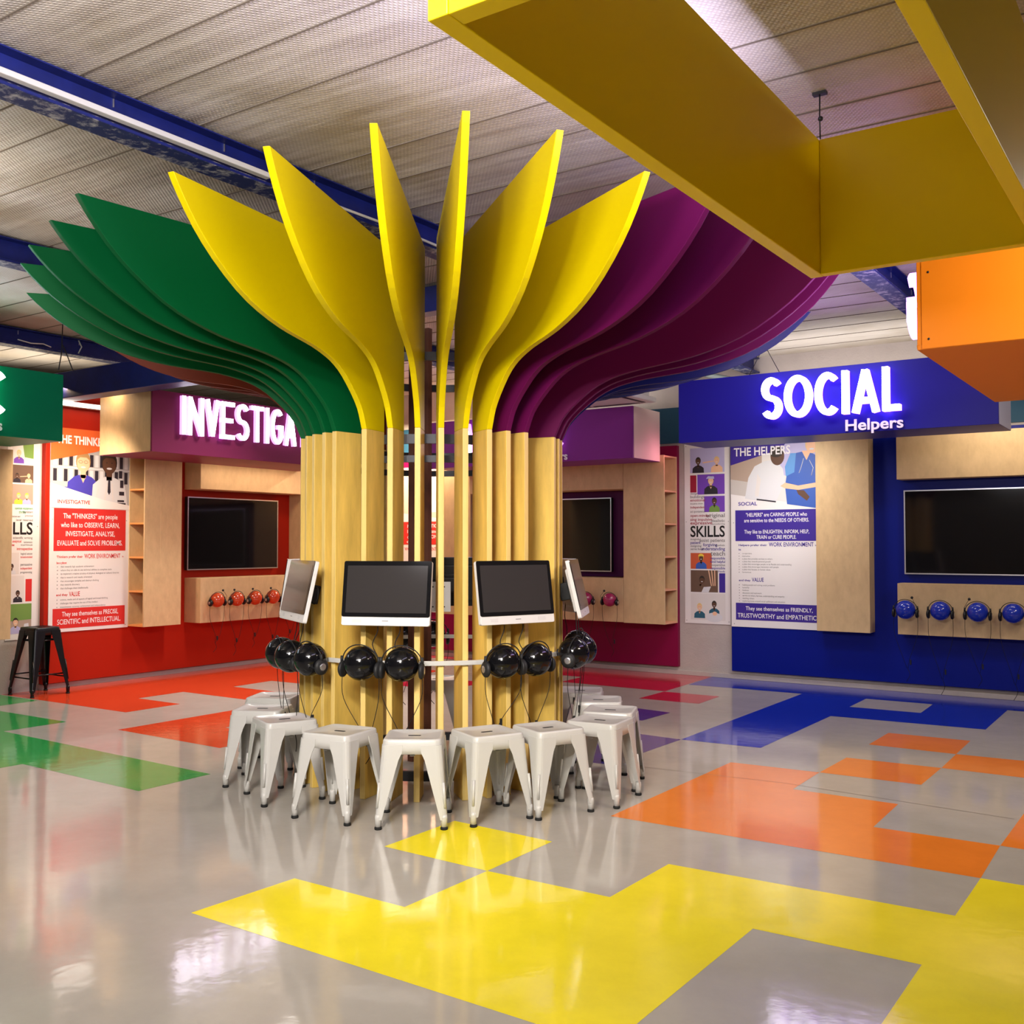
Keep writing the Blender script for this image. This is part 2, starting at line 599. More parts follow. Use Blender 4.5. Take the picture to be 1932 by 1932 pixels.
def letter(parent, ch, x, z, w, h, face, side, y=-.016, depth=.07, t=.056):
    """one raised lit letter of a sign on the x-z plane: back at y, front at y-depth"""
    mb = MB()
    k = 0
    for p in strokes(ch, w, h, t):
        L, R, closed = ribbon(p, t)
        n = len(p)
        yf = y - depth - k * .0004
        vs = [(x + q[0], yf, z + q[1]) for q in L] + [(x + q[0], yf, z + q[1]) for q in R]
        bk = [(v[0], y, v[2]) for v in vs]
        mb.add(vs, [(i, i + 1, n + i + 1, n + i) for i in range(n - 1)], face)
        mb.add(bk, [(i, n + i, n + i + 1, i + 1) for i in range(n - 1)], side)
        mb.add(vs + bk, [(i, 2 * n + i, 2 * n + i + 1, i + 1) for i in range(n - 1)] + [(n + i, n + i + 1, 3 * n + i + 1, 3 * n + i) for i in range(n - 1)], side)
        if not closed:
            mb.add(vs + bk, [(0, n, 3 * n, 2 * n), (n - 1, 3 * n - 1, 4 * n - 1, 2 * n - 1)], side)
        k += 1
    return mb.build('letter', parent, fix=False)


def ell(mb, cx, cz, rx, rz, m, y, n=20, a0=0, a1=360):
    mb.poly([(cx + rx * cos(RAD(a0 + (a1 - a0) * i / n)), y, cz + rz * sin(RAD(a0 + (a1 - a0) * i / n))) for i in range(n + (0 if a1 - a0 == 360 else 1))], m)


def pz(mb, pts, m, y):
    mb.poly([(x, y, z) for x, z in pts], m)


# =================================================================== SETTING
XL, YB, XR, YF, ZC = -6.95, 5.66, 7.2, -9.2, 3.45
fb = MB()
fb.poly([(-11.3, YF - .2, 0), (XR + .2, YF - .2, 0), (XR + .2, YB + .2, 0), (-11.3, YB + .2, 0)], FGREY)
PATCH = {
    FYEL: [[(-0.65, -2.19), (1.22, -2.21), (1.23, -1.11), (1.83, -1.1), (1.83, -2.77), (3.66, -2.77), (3.66, 0.0), (1.83, 0.0),
            (1.83, -0.54), (0.63, -0.58), (0.62, -1.11), (0.01, -1.12), (0.0, -1.67), (-0.62, -1.67)],
           [(-0.61, -1.1), (0.01, -1.12), (0.01, -0.58), (-0.61, -0.55)]],
    FORA: [[(0.02, -0.01), (1.83, 0.0), (1.82, 0.57), (1.23, 0.56), (1.22, 1.11), (0.62, 1.12), (0.61, 1.65), (0.03, 1.62)],
           [(0.61, 1.65), (1.22, 1.66), (1.22, 2.22), (0.62, 2.2)], [(0.62, 2.75), (1.21, 2.74), (1.2, 3.31), (0.62, 3.3)],
           [(1.22, 2.22), (1.83, 2.21), (1.83, 2.77), (1.21, 2.74)], [(1.82, 0.57), (2.44, 0.55), (2.44, 1.66), (1.83, 1.66)]],
    FBLU: [[(-0.58, 2.16), (0.02, 2.19), (0.02, 3.82), (1.21, 3.87), (1.2, 4.99), (3.66, 4.98), (3.66, 5.66), (-1.83, 5.66),
            (-1.78, 4.93), (-0.6, 4.95)]],
    FVIO: [[(-1.83, 2.77), (-1.19, 2.73), (-1.17, 3.22), (-1.83, 3.32)], [(-1.21, 1.08), (-0.6, 1.1), (-0.58, 2.16), (-1.21, 2.21)]],
    FCRI: [[(-1.77, 3.8), (-1.17, 3.81), (-1.19, 4.34), (-1.77, 4.33)],
           [(-2.98, 4.38), (-1.77, 4.36), (-1.83, 5.66), (-6.95, 5.66), (-6.95, 5.4), (-4.2, 5.4), (-4.2, 4.84), (-2.99, 4.84)],
           [(-4.5, 3.2), (-3.6, 3.2), (-3.6, 3.9), (-4.5, 3.9)]],
    FRED: [[(-6.95, 0.57), (-5.05, 0.60), (-5.05, 1.16), (-5.66, 1.16), (-5.66, 1.67), (-4.71, 1.67), (-4.71, 2.18), (-5.54, 2.19), (-5.56, 2.72),
            (-4.6, 2.76), (-4.6, 4.4), (-6.95, 4.4)],
           [(-4.38, 0.06), (-3.15, 0.03), (-3.15, 0.60), (-3.76, 0.59), (-3.76, 1.2), (-4.38, 1.22)]],
    FGRN: [[(-6.95, 0.55), (-6.31, 0.55), (-6.29, 0.05), (-6.95, 0.05)],
           [(-6.95, 0.02), (-5.04, 0.04), (-5.05, -0.48), (-2.54, -0.55), (-2.53, -1.08), (-3.80, -1.05), (-3.82, -1.7), (-6.95, -1.7)]],
}
for m, L in PATCH.items():
    for p in L:
        fb.poly([(x, y, 0.0006) for x, y in p], m)
# the second shade of grey tile inlaid in the blue area, and the long weld seam of the vinyl
fb.poly([(x, y, 0.0009) for x, y in [(0.01, 4.4), (0.61, 4.41), (0.59, 4.97), (0.0, 4.97)]], FGREY)
fb.poly([(x, y, 0.0009) for x, y in [(-0.5, 1.150), (0.53, 1.240), (1.8, 1.128), (1.8, 1.132), (0.53, 1.244), (-0.5, 1.154)]], GAP)
flo = fb.build('floor', fix=False)
struct(flo)


def wall(name, x0, x1, y0, y1, z0, z1, m):
    return struct(MB().box(x0, x1, y0, y1, z0, z1, m).build(name))


wall('wall_left', XL - .15, XL, YF, YB, 0, 3.0, PLAST)
wall('wall_outer', -11.3, -11.15, YF, YB, 0, ZC, PLAST)
wall('wall_back', -11.3, XR + .15, YB, YB + .15, 0, ZC, PLAST)
wall('wall_right', XR, XR + .15, YF, YB, 0, ZC, PLAST)
wall('wall_front', -11.3, XR + .15, YF - .15, YF, 0, ZC, PLAST)

cb = MB()
cb.box(-11.3, XR + .15, YF - .15, YB + .15, ZC, ZC + .1, CEIL)
struct(cb.build('ceiling'))
# purlin lines between the strips of foil
tn = 1
sb = MB()
for yy in (-8.6, -7.9, -7.2, -6.5, -5.8, -5.1, -4.4, -3.85, -3.3, -2.755, -2.31, -2.04, -1.68, -.96, -.596, -.18, .127, .50, .87, 1.24, 1.60, 1.97, 2.33, 2.69, 3.05, 3.43, 3.80, 4.18, 4.57, 4.96, 5.35):
    sb.box(-11.1, XR, yy - .004, yy + .004, ZC - 0.004, ZC - 0.0005, GAP)
struct(sb.build('trim_%d' % tn))
# blue steel beams under the ceiling
for x, pipe in ((-1.34, True), (-3.80, False), (-6.42, False), (0.78, False)):
    tn += 1
    bb = MB()
    bb.box(x - .075, x + .075, -9.2, YB, ZC - .020, ZC - .0135, BEAMB)
    bb.box(x - .010, x + .010, -9.2, YB, ZC - .160, ZC - .020, BEAMB)
    bb.box(x - .075, x + .075, -9.2, YB, ZC - .172, ZC - .160, BEAMB)
    bb.box(x + .012, x + .076, -9.2, YB, ZC - .1595, ZC - .158, FLAKE)
    bb.box(x - .072, x + .072, -9.2, YB, ZC - .1735, ZC - .172, FLAKE)
    for k in range(14):
        yk = -4.6 + k * .62
        bb.box(x + .011, x + .015, yk, yk + .006, ZC - .060, ZC - .022, SILV)
    struct(bb.build('trim_%d' % tn))
# cross beams
for (x0, x1, y0, y1, z0, z1) in ((XL, -3.98, 0.92, 1.12, 2.875, 3.135), (-3.70, 0.68, 1.28, 1.42, ZC - .21, ZC - .012)):
    tn += 1
    struct(MB().box(x0, x1, y0, y1, z0, z1, BEAMB).build('trim_%d' % tn, bevel=.006))
# upper teal band and skirting along the walls
tn += 1
struct(MB().box(XL, XR, YB - .02, YB, 2.58, 2.98, TEAL).build('trim_%d' % tn))
struct(MB().box(XL, XL + .03, 0.93, 5.4, 0.0, 0.055, PLAST).build('baseboard_left', bevel=.004))
struct(MB().box(-6.9, 6.9, YB - .03, YB, 0.0, 0.05, PLAST).build('baseboard_back', bevel=.004))

pipe = MB().box(-1.265, -1.225, -9, -1.28, ZC - .150, ZC - .124, PIPEW).build('cable_trunking', bevel=.004)
tag(pipe, 'white cable trunking running along the web of the near blue ceiling beam', 'trunking')
for pts, lab in (([(-1.25, -1.25, 3.315), (-1.22, -.9, 3.285), (-1.24, -.4, 3.30), (-1.23, .2, 3.283), (-1.24, .9, 3.30), (-1.22, 1.2, 3.29)], 'loose white cable sagging along the near blue beam past the trunking end'),):
    tag(MB().tube(pts, .008, PIPEW).build('loose_cable'), lab, 'cable')
for pts, lab in (([(-6.30, .30, 3.32), (-6.29, .42, 3.305), (-6.30, .55, 3.32), (-6.29, .62, 3.30)], 'thin white wire curled on the far left blue beam above the green sign'),
                 ([(-6.335, .93, 3.42), (-6.33, .96, 3.36), (-6.335, .93, 3.295)], 'short white wire looped over the far left blue beam beside the cross beam')):
    tag(MB().tube(pts, .006, PIPEW).build('loose_wire'), lab, 'wire')

# =================================================================== COLUMN
CX, CY = -1.4735, 0.341
A0 = RAD(-51.29)


def pol(r, th, z=0.0):
    a = A0 + RAD(th)
    return (CX + r * cos(a), CY + r * sin(a), z)


col = thing('tree_column', 'tall tree-shaped plywood column with flaring yellow, green, maroon and blue petals', 'column', (CX, CY, 0))
ZT = 2.105
PROF = [(.84, 2.105), (.860, 2.155), (.888, 2.215), (.948, 2.287), (1.048, 2.377), (1.130, 2.428), (1.214, 2.460), (1.336, 2.490), (1.482, 2.512), (1.619, 2.534),
        (1.797, 2.580), (1.96, 2.646), (2.131, 2.750), (2.264, 2.858), (2.37, 2.975), (2.425, 3.05)]


def petal_outline(zt, kr=1.0):
    p = []
    for r, z in PROF:
        if z > 2.5:
            z = 2.5 + (z - 2.5) * (zt - 2.5) / (3.05 - 2.5)
        p.append((.84 + (r - .84) * kr, z))
    # Catmull-Rom through the S-shaped edge
    q = []
    for i in range(len(p) - 1):
        a, b, c, d = p[max(i - 1, 0)], p[i], p[i + 1], p[min(i + 2, len(p) - 1)]
        for s in (0, .5):
            q.append(tuple(.5 * (2 * b[j] + (c[j] - a[j]) * s + (2 * a[j] - 5 * b[j] + 4 * c[j] - d[j]) * s * s + (3 * b[j] - a[j] - 3 * c[j] + d[j]) * s ** 3) for j in (0, 1)))
    q.append(p[-1])
    return q + [(.64, zt), (.64, 2.105)]


YE = [(-28.0, 3.06), (-16.8, 3.115), (-5.9, 3.19), (3.2, 3.25), (12.8, 3.205), (22.8, 3.085)]
GR = [(-43.3, 3.08), (-50.0, 3.015), (-58.5, 2.975), (-67.0, 2.965), (-78.5, 2.915)]
MA = [(31.5, 3.14, 1.06), (41.0, 3.19, 1.08), (63.5, 3.2, 1.10), (70.5, 3.2, 1.10), (78, 3.15, 1.10)]
BL = [(90, 3.0, 1.06), (101, 3.0), (110, 3.0), (120, 3.0), (130, 3.0), (139, 3.0), (147, 3.05)]
RE = [(203, 3.05), (212, 3.0), (222, 3.0), (233, 3.0), (242, 3.0), (251, 3.0), (261, 3.0)]
PT = 0.017
slat_me = None
for fam, m in ((YE, YEL), (GR, GRN), (MA, MAR), (BL, BLU), (RE, REDP)):
    for th, zt, *kr in fam:
        a = A0 + RAD(th)
        s = MB()
        s.prism_xz([(.64, 0), (.84, 0), (.84, ZT), (.64, ZT)], -PT, PT, PLY, EDGE)
        so = s.build('slat', col, bevel=.003)
        so.rotation_euler = (0, 0, a)
        p = MB()
        p.prism_xz(petal_outline(zt, *kr), -PT, PT, m)
        po = p.build('petal', col, bevel=.003)
        po.rotation_euler = (0, 0, a)


def ring(mb, r0, r1, z0, z1, m, n=72):
    vs, fs = [], []
    for k in range(n):
        a = 2 * pi * k / n
        for r, z in ((r0, z0), (r1, z0), (r1, z1), (r0, z1)):
            vs.append((r * cos(a), r * sin(a), z))
    for k in range(n):
        k2 = (k + 1) % n
        for j in range(4):
            j2 = (j + 1) % 4
            fs.append((k * 4 + j, k2 * 4 + j, k2 * 4 + j2, k * 4 + j2))
    mb.add(vs, fs, m)
    return mb


for z0, z1 in ((2.525, 2.575), (2.035, 2.090), (1.925, 1.965), (0.07, 0.125)):
    ring(MB(), .612, .642, z0, z1, STEEL).build('ring_band', col)
rail = ring(MB(), .842, .862, .762, .788, WHITE).build('rail_ring', col, bevel=.003)
rail['label'] = 'white metal rail ring that carries the black balls'
for dx in (-.155, -.055):
    e = Vector((cos(YAW), -sin(YAW), 0)) * dx + F_ * .25
    MB().box(e.x - .02, e.x + .02, e.y - .02, e.y + .02, 0, 2.9, mat('shaded_slat_brown', (.10, .035, .02), .5)).build('back_slat', col)  # stand-ins for two back slats, their shade put into the dark brown

# =================================================================== MONITORS


def monitor(label, th, r=.93, tilt=-9, z=1.17, rz_off=0, back=None, ball_grp='all-in-one computers around the column'):
    x, y, _ = pol(r, th)
    t = thing('computer_monitor', label, 'monitor', (x, y, z), A0 + RAD(th) + pi / 2 + RAD(rz_off), ball_grp, rx=RAD(tilt))
    w, h0, h1 = .255, -.18, .18
    MB().rbox(-w, w, -.012, .012, h0, h1, .012, back or WHITEP).build('casing', t, bevel=.002)
    MB().rbox(-w, w, -.0155, -.012, h0 + .048, h1, .011, GLASS).build('bezel', t)
    MB().box(-w + .022, w - .022, -.0165, -.0155, h0 + .070, h1 - .026, SCREEN).build('screen', t)
    for sx in (-1, 1):
        MB().box(sx * .165 - .026, sx * .165 + .026, -.0132, -.0118, h0 + .016, h0 + .036, mat('grille_grey', (.55, .53, .52), .6)).build('speaker_grille', t)
    MB().box(-.018, .018, -.0130, -.0118, h0 + .024, h0 + .028, INKG).build('logo_mark', t)
    b = MB()
    b.prism_xz([(-.19, -.14), (.19, -.14), (.19, .13), (-.19, .13)], .012, .035, back or WHITEP)
    b.build('back_cover', t, bevel=.012)
    MB().box(-.10, .10, .034, .052, -.075, .065, BLACKM).build('mount_plate', t, bevel=.004)
    MB().box(-.05, .05, .05, .115, -.06, .05, BLACKM).build('mount_arm', t, bevel=.006)
    c = MB()
    for sx in (-.07, .06):
        c.tube([(sx, .03, -.10), (sx + .01, .05, -.20), (sx - .02, .06, -.28), (sx + .02, .055, -.36), (sx, .05, -.42)], .003, RUBBER, smooth=4)
    c.tube([(.10, .04, .02), (.16, .06, .03), (.17, .07, -.02), (.13, .07, -.06), (.10, .05, -.04)], .004, RUBBER, smooth=5)
    c.build('power_cable', t)
    return t


monitor('black-screened computer on the left of the two facing us at the column', -15.7)
monitor('black-screened computer on the right of the two facing us at the column', 30.2)
monitor('computer on the left side of the column, turned towards the red wall', -58, r=.93, tilt=-12, rz_off=-9)
monitor('computer seen edge-on at the right side of the column, its white rim leaning out', 76, r=.94, tilt=-13)
monitor('computer on the far right side of the column, mostly behind the edge-on one', 106, r=.92, tilt=-9)
monitor('computer on the far left side of the column, its white top corner showing', -104, r=.90, tilt=-9)
monitor('computer on the back of the column, its dark back seen through the slats', 172, r=.93, tilt=-9, back=BLACKM)

pl = MB().box(-.085, .085, -.004, .004, -.105, .105, WHITEP)
for sx in (-.04, .04):
    for sz in (-.07, .07):
        pl.box(sx - .005, sx + .005, -.006, -.004, sz - .005, sz + .005, INKK)
plo = pl.build('mount_backplate', bevel=.002)
x, y, _ = pol(.60, 176)
plo.location = (x, y, 1.075)
plo.rotation_euler = (0, 0, A0 + pi / 2)
tag(plo, 'white four-screw metal plate seen through the slats of the column', 'plate')

# =================================================================== BALLS WITH HEADSETS


def make_ball(r, m, label, loc, rz, group, peg=0.0):
    t = thing('headset_ball', label, 'headset holder', loc, rz, group)
    MB().sphere((0, 0, 0), r, m).build('ball', t)
    MB().lathe([(0.0, r * .9), (.022, r * .92), (.022, r + peg), (0.0, r + peg)], STEEL, 16, 'y').build('mounting_peg', t)
    return t


def make_headset(r, label, loc, rz, group, drop=.55, tilt=0.0, mic=0, splay=.03, end=(0, -.02)):
    t = thing('headset', label, 'headset', loc, rz, group)
    rb = r * 1.13
    band = MB()
    pts = []
    for i in range(17):
        a = RAD(8 + (164) * i / 16)
        pts.append((rb * 1.06 * cos(a), -.25 * r * sin(a), rb * .97 * sin(a)))
    band.tube(pts, .0035, BLACKM, 6)
    bo = band.build('headband', t)
    for s in (-1, 1):
        c = MB()
        x0 = s * (r + .004)
        x1 = s * (r + .032)
        sc = min(1.12, r / .085)
        prof = [(.0, x0), (.036 * sc, x0), (.041 * sc, x0 + s * .006), (.041 * sc, x0 + s * .016), (.032 * sc, x1 - s * .004), (.018 * sc, x1), (.0, x1)]
        c.lathe(prof, BLACKM if r > .094 else BLACK, 20, 'x', (0, -.006, -.030 * sc))
        co = c.build('ear_cup', t)
        cap = MB().lathe([(.0, x1 + s * .001), (.012 * sc, x1 + s * .001), (.020 * sc, x1 - s * .0005), (.021 * sc, x1 - s * .004)], SILV, 16, 'x', (0, -.006, -.030 * sc)).build('cup_badge', co)
        y = MB().tube([(s * rb * 1.05, -.01, .035 * sc), (s * (r + .020), -.008, .0)], .008 * sc, BLACKM, 8)
        y.build('yoke', t)
    if mic:
        mo = MB()
        mo.tube([(mic * (r + .02), -.02, 0), (mic * (r + .015), -.05, .04), (mic * r * .9, -.045, r * .95), (mic * r * .75, -.03, r * 1.25)], .002, BLACKM)
        mo.sphere((mic * r * .72, -.03, r * 1.3), .013, BLACKM, 12, 8)
        mo.build('microphone', t)
    cab = MB()
    for s in (-1, 1):
        cab.tube([(s * (r + .018), -.006, -.06), (s * (r + .012), .0, -.06 - drop * .35), (s * splay + end[0], .01, -.06 - drop * .8), (end[0] + s * .004, end[1], -.06 - drop)], .0021, RUBBER, 5, smooth=5)
    cab.tube([(end[0], end[1], -.06 - drop), (end[0] + .02, end[1], -.06 - drop * 1.12), (end[0] - .015, end[1] + .01, -.06 - drop * 1.25)], .0024, RUBBER, 5, smooth=4)
    cab.build('cable', t)
    ic = MB().box(-.007, .007, -.006, .006, -.024, .024, BLACKM)
    io = ic.build('inline_control', t, bevel=.003)
    io.location = (end[0] + .028, end[1], -.06 - drop * .88)
    return t


BALLS = [(-24.2, 'left of the pair under the left front computer', 1), (-10.0, 'right of the pair under the left front computer', 0),
         (24.2, 'left of the pair under the right front computer', -1), (37.6, 'right of the pair under the right front computer', 0),
         (-46.5, 'nearest of those left of the column', -1), (-60, 'second of those left of the column', 1), (-72.5, 'farthest of those left of the column', 0),
         (62.5, 'nearest of those right of the column', 1), (76, 'second of those right of the column', 0), (96, 'farthest of those right of the column', 0),
         (180, 'seen through the middle slats', 0), (193, 'seen behind the dark brown back slat', 0)]
RB = .096
for th, lab, mic in BALLS:
    rr = .964
    x, y, _ = pol(rr, th)
    rz = A0 + RAD(th) + pi / 2
    make_ball(RB, BALLK, 'glossy black ball, ' + lab, (x, y, .783), rz, 'black balls on the rail of the column', peg=.008)
    make_headset(RB, 'black headset on the ball ' + lab, (x, y, .783), rz, 'headsets on the black balls of the column', drop=.36 + .04 * (mic), mic=0, end=(.03 * mic, .02))

# =================================================================== STOOLS


def leg_mesh(H, sq, st, m, wt=.108, wb=.034):
    """one corner leg of folded sheet: L-shaped, rounded at the corner, tapering and splayed outwards"""
    mb = MB()
    zt, zb = H - .03, .05
    N = 10
    rows = []
    for i in range(N + 1):
        t = i / N
        z = zt + (zb - zt) * t
        c = sq + (st - sq) * t
        w = (wt + (wb - wt) * min(1, t * 1.0)) if t > .12 else wt
        r = min(.028, w * .48)
        sec = [(c - w, c)]
        for k in range(5):
            a = RAD(90 - 90 * k / 4)
            sec.append((c - r + r * cos(a), c - r + r * sin(a)))
        sec.append((c, c - w))
        th = .004
        inn = [(c - w, c - th)]
        for k in range(5):
            a = RAD(90 - 90 * k / 4)
            inn.append((c - r + (r - th) * cos(a), c - r + (r - th) * sin(a)))
        inn.append((c - th, c - w))
        rows.append([(x, y, z) for x, y in sec + inn[::-1]])
    n = len(rows[0])
    vs = [p for r_ in rows for p in r_]
    fs = []
    for i in range(N):
        for k in range(n):
            k2 = (k + 1) % n
            fs.append((i * n + k, i * n + k2, (i + 1) * n + k2, (i + 1) * n + k))
    fs.append(tuple(range(n)))
    fs.append(tuple(range((N + 1) * n - 1, N * n - 1, -1)))
    mb.add(vs, fs, m, False)
    # pressed rib up the outer corner
    d = .0015
    a, b = .50, .84
    mb.tube([(sq + (st - sq) * a - .006, sq + (st - sq) * a - .006, zt + (zb - zt) * a), (sq + (st - sq) * b - .006, sq + (st - sq) * b - .006, zt + (zb - zt) * b)], .0075, m, 8)
    # round ferrule
    mb.lathe([(0, .012), (.0150, .012), (.0175, .060), (.0155, .075), (0, .078)], m, 14, 'z', (st - .016, st - .016, 0))
    return mb


def make_stool(name, label, cat, group, H=.45, m=None, sq=.150, st=.183, bars=False):
    t = thing(name, label, cat, group=group)
    # seat: shallow pressed pan with rounded corners and a deep skirt
    sb = MB()

    def sqr(h, r, z, n=5):
        p = []
        for cx, cy, a0 in ((1, 1, 0), (-1, 1, 90), (-1, -1, 180), (1, -1, 270)):
            for i in range(n + 1):
                a = RAD(a0 + 90 * i / n)
                p.append((cx * (h - r) + r * cos(a), cy * (h - r) + r * sin(a), z))
        return p
    loops = [sqr(.030, .02, H - .008), sqr(sq - .022, .020, H - .006), sqr(sq - .012, .026, H), sqr(sq - .004, .032, H - .002), sqr(sq, .034, H - .010),
             sqr(sq + .002, .034, H - .04), sqr(sq + .006, .034, H - .075), sqr(sq + .003, .034, H - .075), sqr(sq - .001, .034, H - .04), sqr(sq - .006, .03, H - .014)]
    n = len(loops[0])
    vs = [p for l in loops for p in l]
    fs = []
    for i in range(len(loops) - 1):
        for k_ in range(n):
            k2 = (k_ + 1) % n
            fs.append((i * n + k_, i * n + k2, (i + 1) * n + k2, (i + 1) * n + k_))
    sb.add(vs, fs, m, True)
    sb.add(loops[0], [tuple(range(n))], m)
    sb.add(loops[-1], [tuple(range(n))], m)
    so = sb.build('seat', t)
    slot = MB()
    slot.prism_xz([(x * 1.0, z) for x, z in [(.034 * cos(RAD(a)) if abs(cos(RAD(a))) > .99 else .024 * (1 if cos(RAD(a)) > 0 else -1) + .010 * cos(RAD(a)), .010 * sin(RAD(a))) for a in range(0, 360, 20)]], -.0005, .0007, RUBBER)
    slot.xform(Matrix.Translation((0, 0, H - .0075)) @ Matrix.Rotation(RAD(90), 4, 'X'))
    slo = slot.build('handle_slot', t)
    for k_ in range(4):
        lg = leg_mesh(H, sq + .004, st, m)
        lg.xform(Matrix.Rotation(RAD(90 * k_), 4, 'Z'))
        lo = lg.build('leg', t)
        ft = MB().lathe([(0, 0), (.0175, 0), (.0195, .004), (.0185, .013), (.014, .016), (0, .016)], RUBBER, 16, 'z', (st - .016, st - .016, 0))
        ft.xform(Matrix.Rotation(RAD(90 * k_), 4, 'Z'))
        ft.build('rubber_foot', lo)
    br = MB()
    zb = H - .12 if not bars else H - .14
    q = sq - .02
    br.box(-q, q, -.012, .012, zb + .035, zb + .038, m)
    br.box(-.012, .012, -q, q, zb + .031, zb + .034, m)
    br.build('cross_brace', t)
    if bars:
        fr = MB()
        e = st - .045
        zr = .17
        for a, b in (((-e, -e), (e, -e)), ((e, -e), (e, e)), ((e, e), (-e, e)), ((-e, e), (-e, -e))):
            fr.tube([(a[0], a[1], zr + (0 if a[1] == b[1] else .03)), (b[0], b[1], zr + (0 if a[1] == b[1] else .03))], .007, m, 8)
        fr.build('footrest', t)
        fr2 = MB()
        e = sq - .015
        for a, b in (((-e, -e), (e, -e)), ((e, -e), (e, e)), ((e, e), (-e, e)), ((-e, e), (-e, -e))):
            fr2.tube([(a[0], a[1], H - .125), (b[0], b[1], H - .125)], .006, m, 8)
        fr2.build('upper_rung', t)
    return t


STOOLS = [((-.785, -.665), 34, 'low white metal stool in front of the left computer, nearest its right-hand ball'),
          ((-1.20, -.79), 8.4, 'low white metal stool below the leftmost front ball, left of the left computer'),
          ((-.535, -.365), 64, 'low white metal stool below the left ball of the right front computer'),
          ((-.335, -.07), 65, 'low white metal stool below the rightmost front black ball'),
          ((-.215, .295), 6.6, 'low white metal stool nearest the tip of the big orange floor patch'),
          ((-.34, .645), 20, 'low white metal stool just behind the one nearest the orange floor patch'),
          ((-.60, .955), 28, 'low white metal stool, second from the back on the right of the column'),
          ((-.91, 1.255), 27, 'low white metal stool, farthest back on the right of the column'),
          ((-1.73, -.69), 65, 'low white metal stool, third from the back on the left of the column'),
          ((-2.125, -.50), 30, 'low white metal stool, second from the back on the left of the column'),
          ((-2.44, -.11), 27, 'low white metal stool, farthest back on the left of the column'),
          ((-2.11, 1.19), 35, 'low white metal stool behind the column, glimpsed between the slats')]
st0 = make_stool('stool', STOOLS[0][2], 'stool', 'white metal stools around the column', m=WHITE)
for i, ((x, y), a, lab) in enumerate(STOOLS):
    o = st0 if i == 0 else copy_tree(st0)
    o.location = (x, y, 0)
    o.rotation_euler = (0, 0, RAD(a))
    o['label'] = lab
bs = make_stool('bar_stool', 'tall black metal bar stool standing at the left end of the red wall', 'stool', None, H=.65, m=BLACK, sq=.135, st=.20, bars=True)
bs.location = (-6.68, .785, 0)
bs.rotation_euler = (0, 0, RAD(1))

# =================================================================== WALL BOARDS AND WOODEN UNITS


def board(name, label, x0, x1, y0, y1, z0, z1, m, cat='wall board'):
    return tag(MB().box(x0, x1, y0, y1, z0, z1, m).build(name, bevel=.003), label, cat)


board('wall_board', 'big red board covering the left wall behind the red display', XL, -6.88, .94, 5.28, .06, 2.98, REDB)
board('wall_board', 'crimson board on the back wall behind the purple display', -6.25, -2.21, 5.60, YB, .09, 2.55, CRIB)
board('wall_board', 'deep blue board on the back wall behind the blue display', -1.58, 4.2, 5.60, YB, .09, 2.55, BLUB)


def unit_box(name, label, x0, x1, y0, y1, z0, z1, cat='plywood box', m=None):
    return tag(MB().box(x0, x1, y0, y1, z0, z1, m or PLYW).build(name, bevel=.003), label, cat)


def shelf_pillar(label, wall_pos, shelf_side, shelf_m):
    """local: x right, front -y, back at y=0; carcass with open shelves on its left (-1) or right (+1) flank"""
    W, D, z0, z1 = wall_pos['W'], wall_pos['D'], .575, 2.42
    t = thing('wooden_pillar', label, 'shelf pillar', wall_pos['loc'], wall_pos['rz'])
    s = shelf_side
    b = MB()
    xa, xb = (-W / 2, W / 2)
    th = .02
    if s < 0:
        b.box(xa + .20, xb, -D, 0, z0, z1, PLYW)
        b.box(xa, xa + .20, -D, -D + th, z0, z1, PLYW)
        b.box(xa, xa + .20, -th, 0, z0, z1, PLYW)
    else:
        b.box(xa, xb - .20, -D, 0, z0, z1, PLYW)
        b.box(xb - .20, xb, -D, -D + th, z0, z1, PLYW)
        b.box(xb - .20, xb, -th, 0, z0, z1, PLYW)
    b.build('carcass', t, bevel=.002)
    n = 5
    for i in range(n + 1):
        zz = z0 + .0 + (2.02 - z0) * i / (n - 1) if i < n else z1 - .02
        m2 = MB()
        if s < 0:
            m2.box(xa + .001, xa + .20, -D + th, -th, zz, zz + .018, shelf_m)
        else:
            m2.box(xb - .20, xb - .001, -D + th, -th, zz, zz + .018, shelf_m)
        m2.build('shelf', t)
    return t


SHR = mat('shelf_orange', (.72, .30, .09), .45, .3)
SHP = mat('shelf_pink', (.72, .34, .20), .45, .3)
shelf_pillar('plywood pillar with open side shelves between the thinkers poster and the left television', dict(W=.47, D=.28, loc=(-6.88, 2.125, 0), rz=pi / 2), -1, SHR)
shelf_pillar('plywood pillar with open side shelves at the right end of the purple display', dict(W=.50, D=.33, loc=(-2.46, 5.60, 0), rz=0), 1, SHP)
unit_box('wooden_pillar', 'plain plywood pillar between the helpers poster and the blue recess', -.60, -.075, 5.42, 5.598, .575, 2.50, 'pillar')
unit_box('wooden_pillar', 'plain plywood pillar at the right end of the red display, behind the column', -6.878, -6.60, 4.20, 4.66, .575, 2.42, 'pillar')
unit_box('wooden_pillar', 'plain plywood pillar left of the purple display, glimpsed between the slats', -5.34, -4.852, 5.30, 5.598, .575, 2.42, 'pillar')
unit_box('wooden_pillar', 'plywood pillar cut by the left edge of the view, beside the skills poster', -6.948, -6.60, -.60, .445, .56, 2.335, 'pillar')
unit_box('wooden_header', 'plywood header box above the left television', -6.878, -6.60, 2.61, 4.20, 2.065, 2.42, 'plywood box')
unit_box('wooden_header', 'plywood header box above the television of the purple display', -4.85, -2.713, 5.27, 5.598, 2.065, 2.42, 'plywood box')
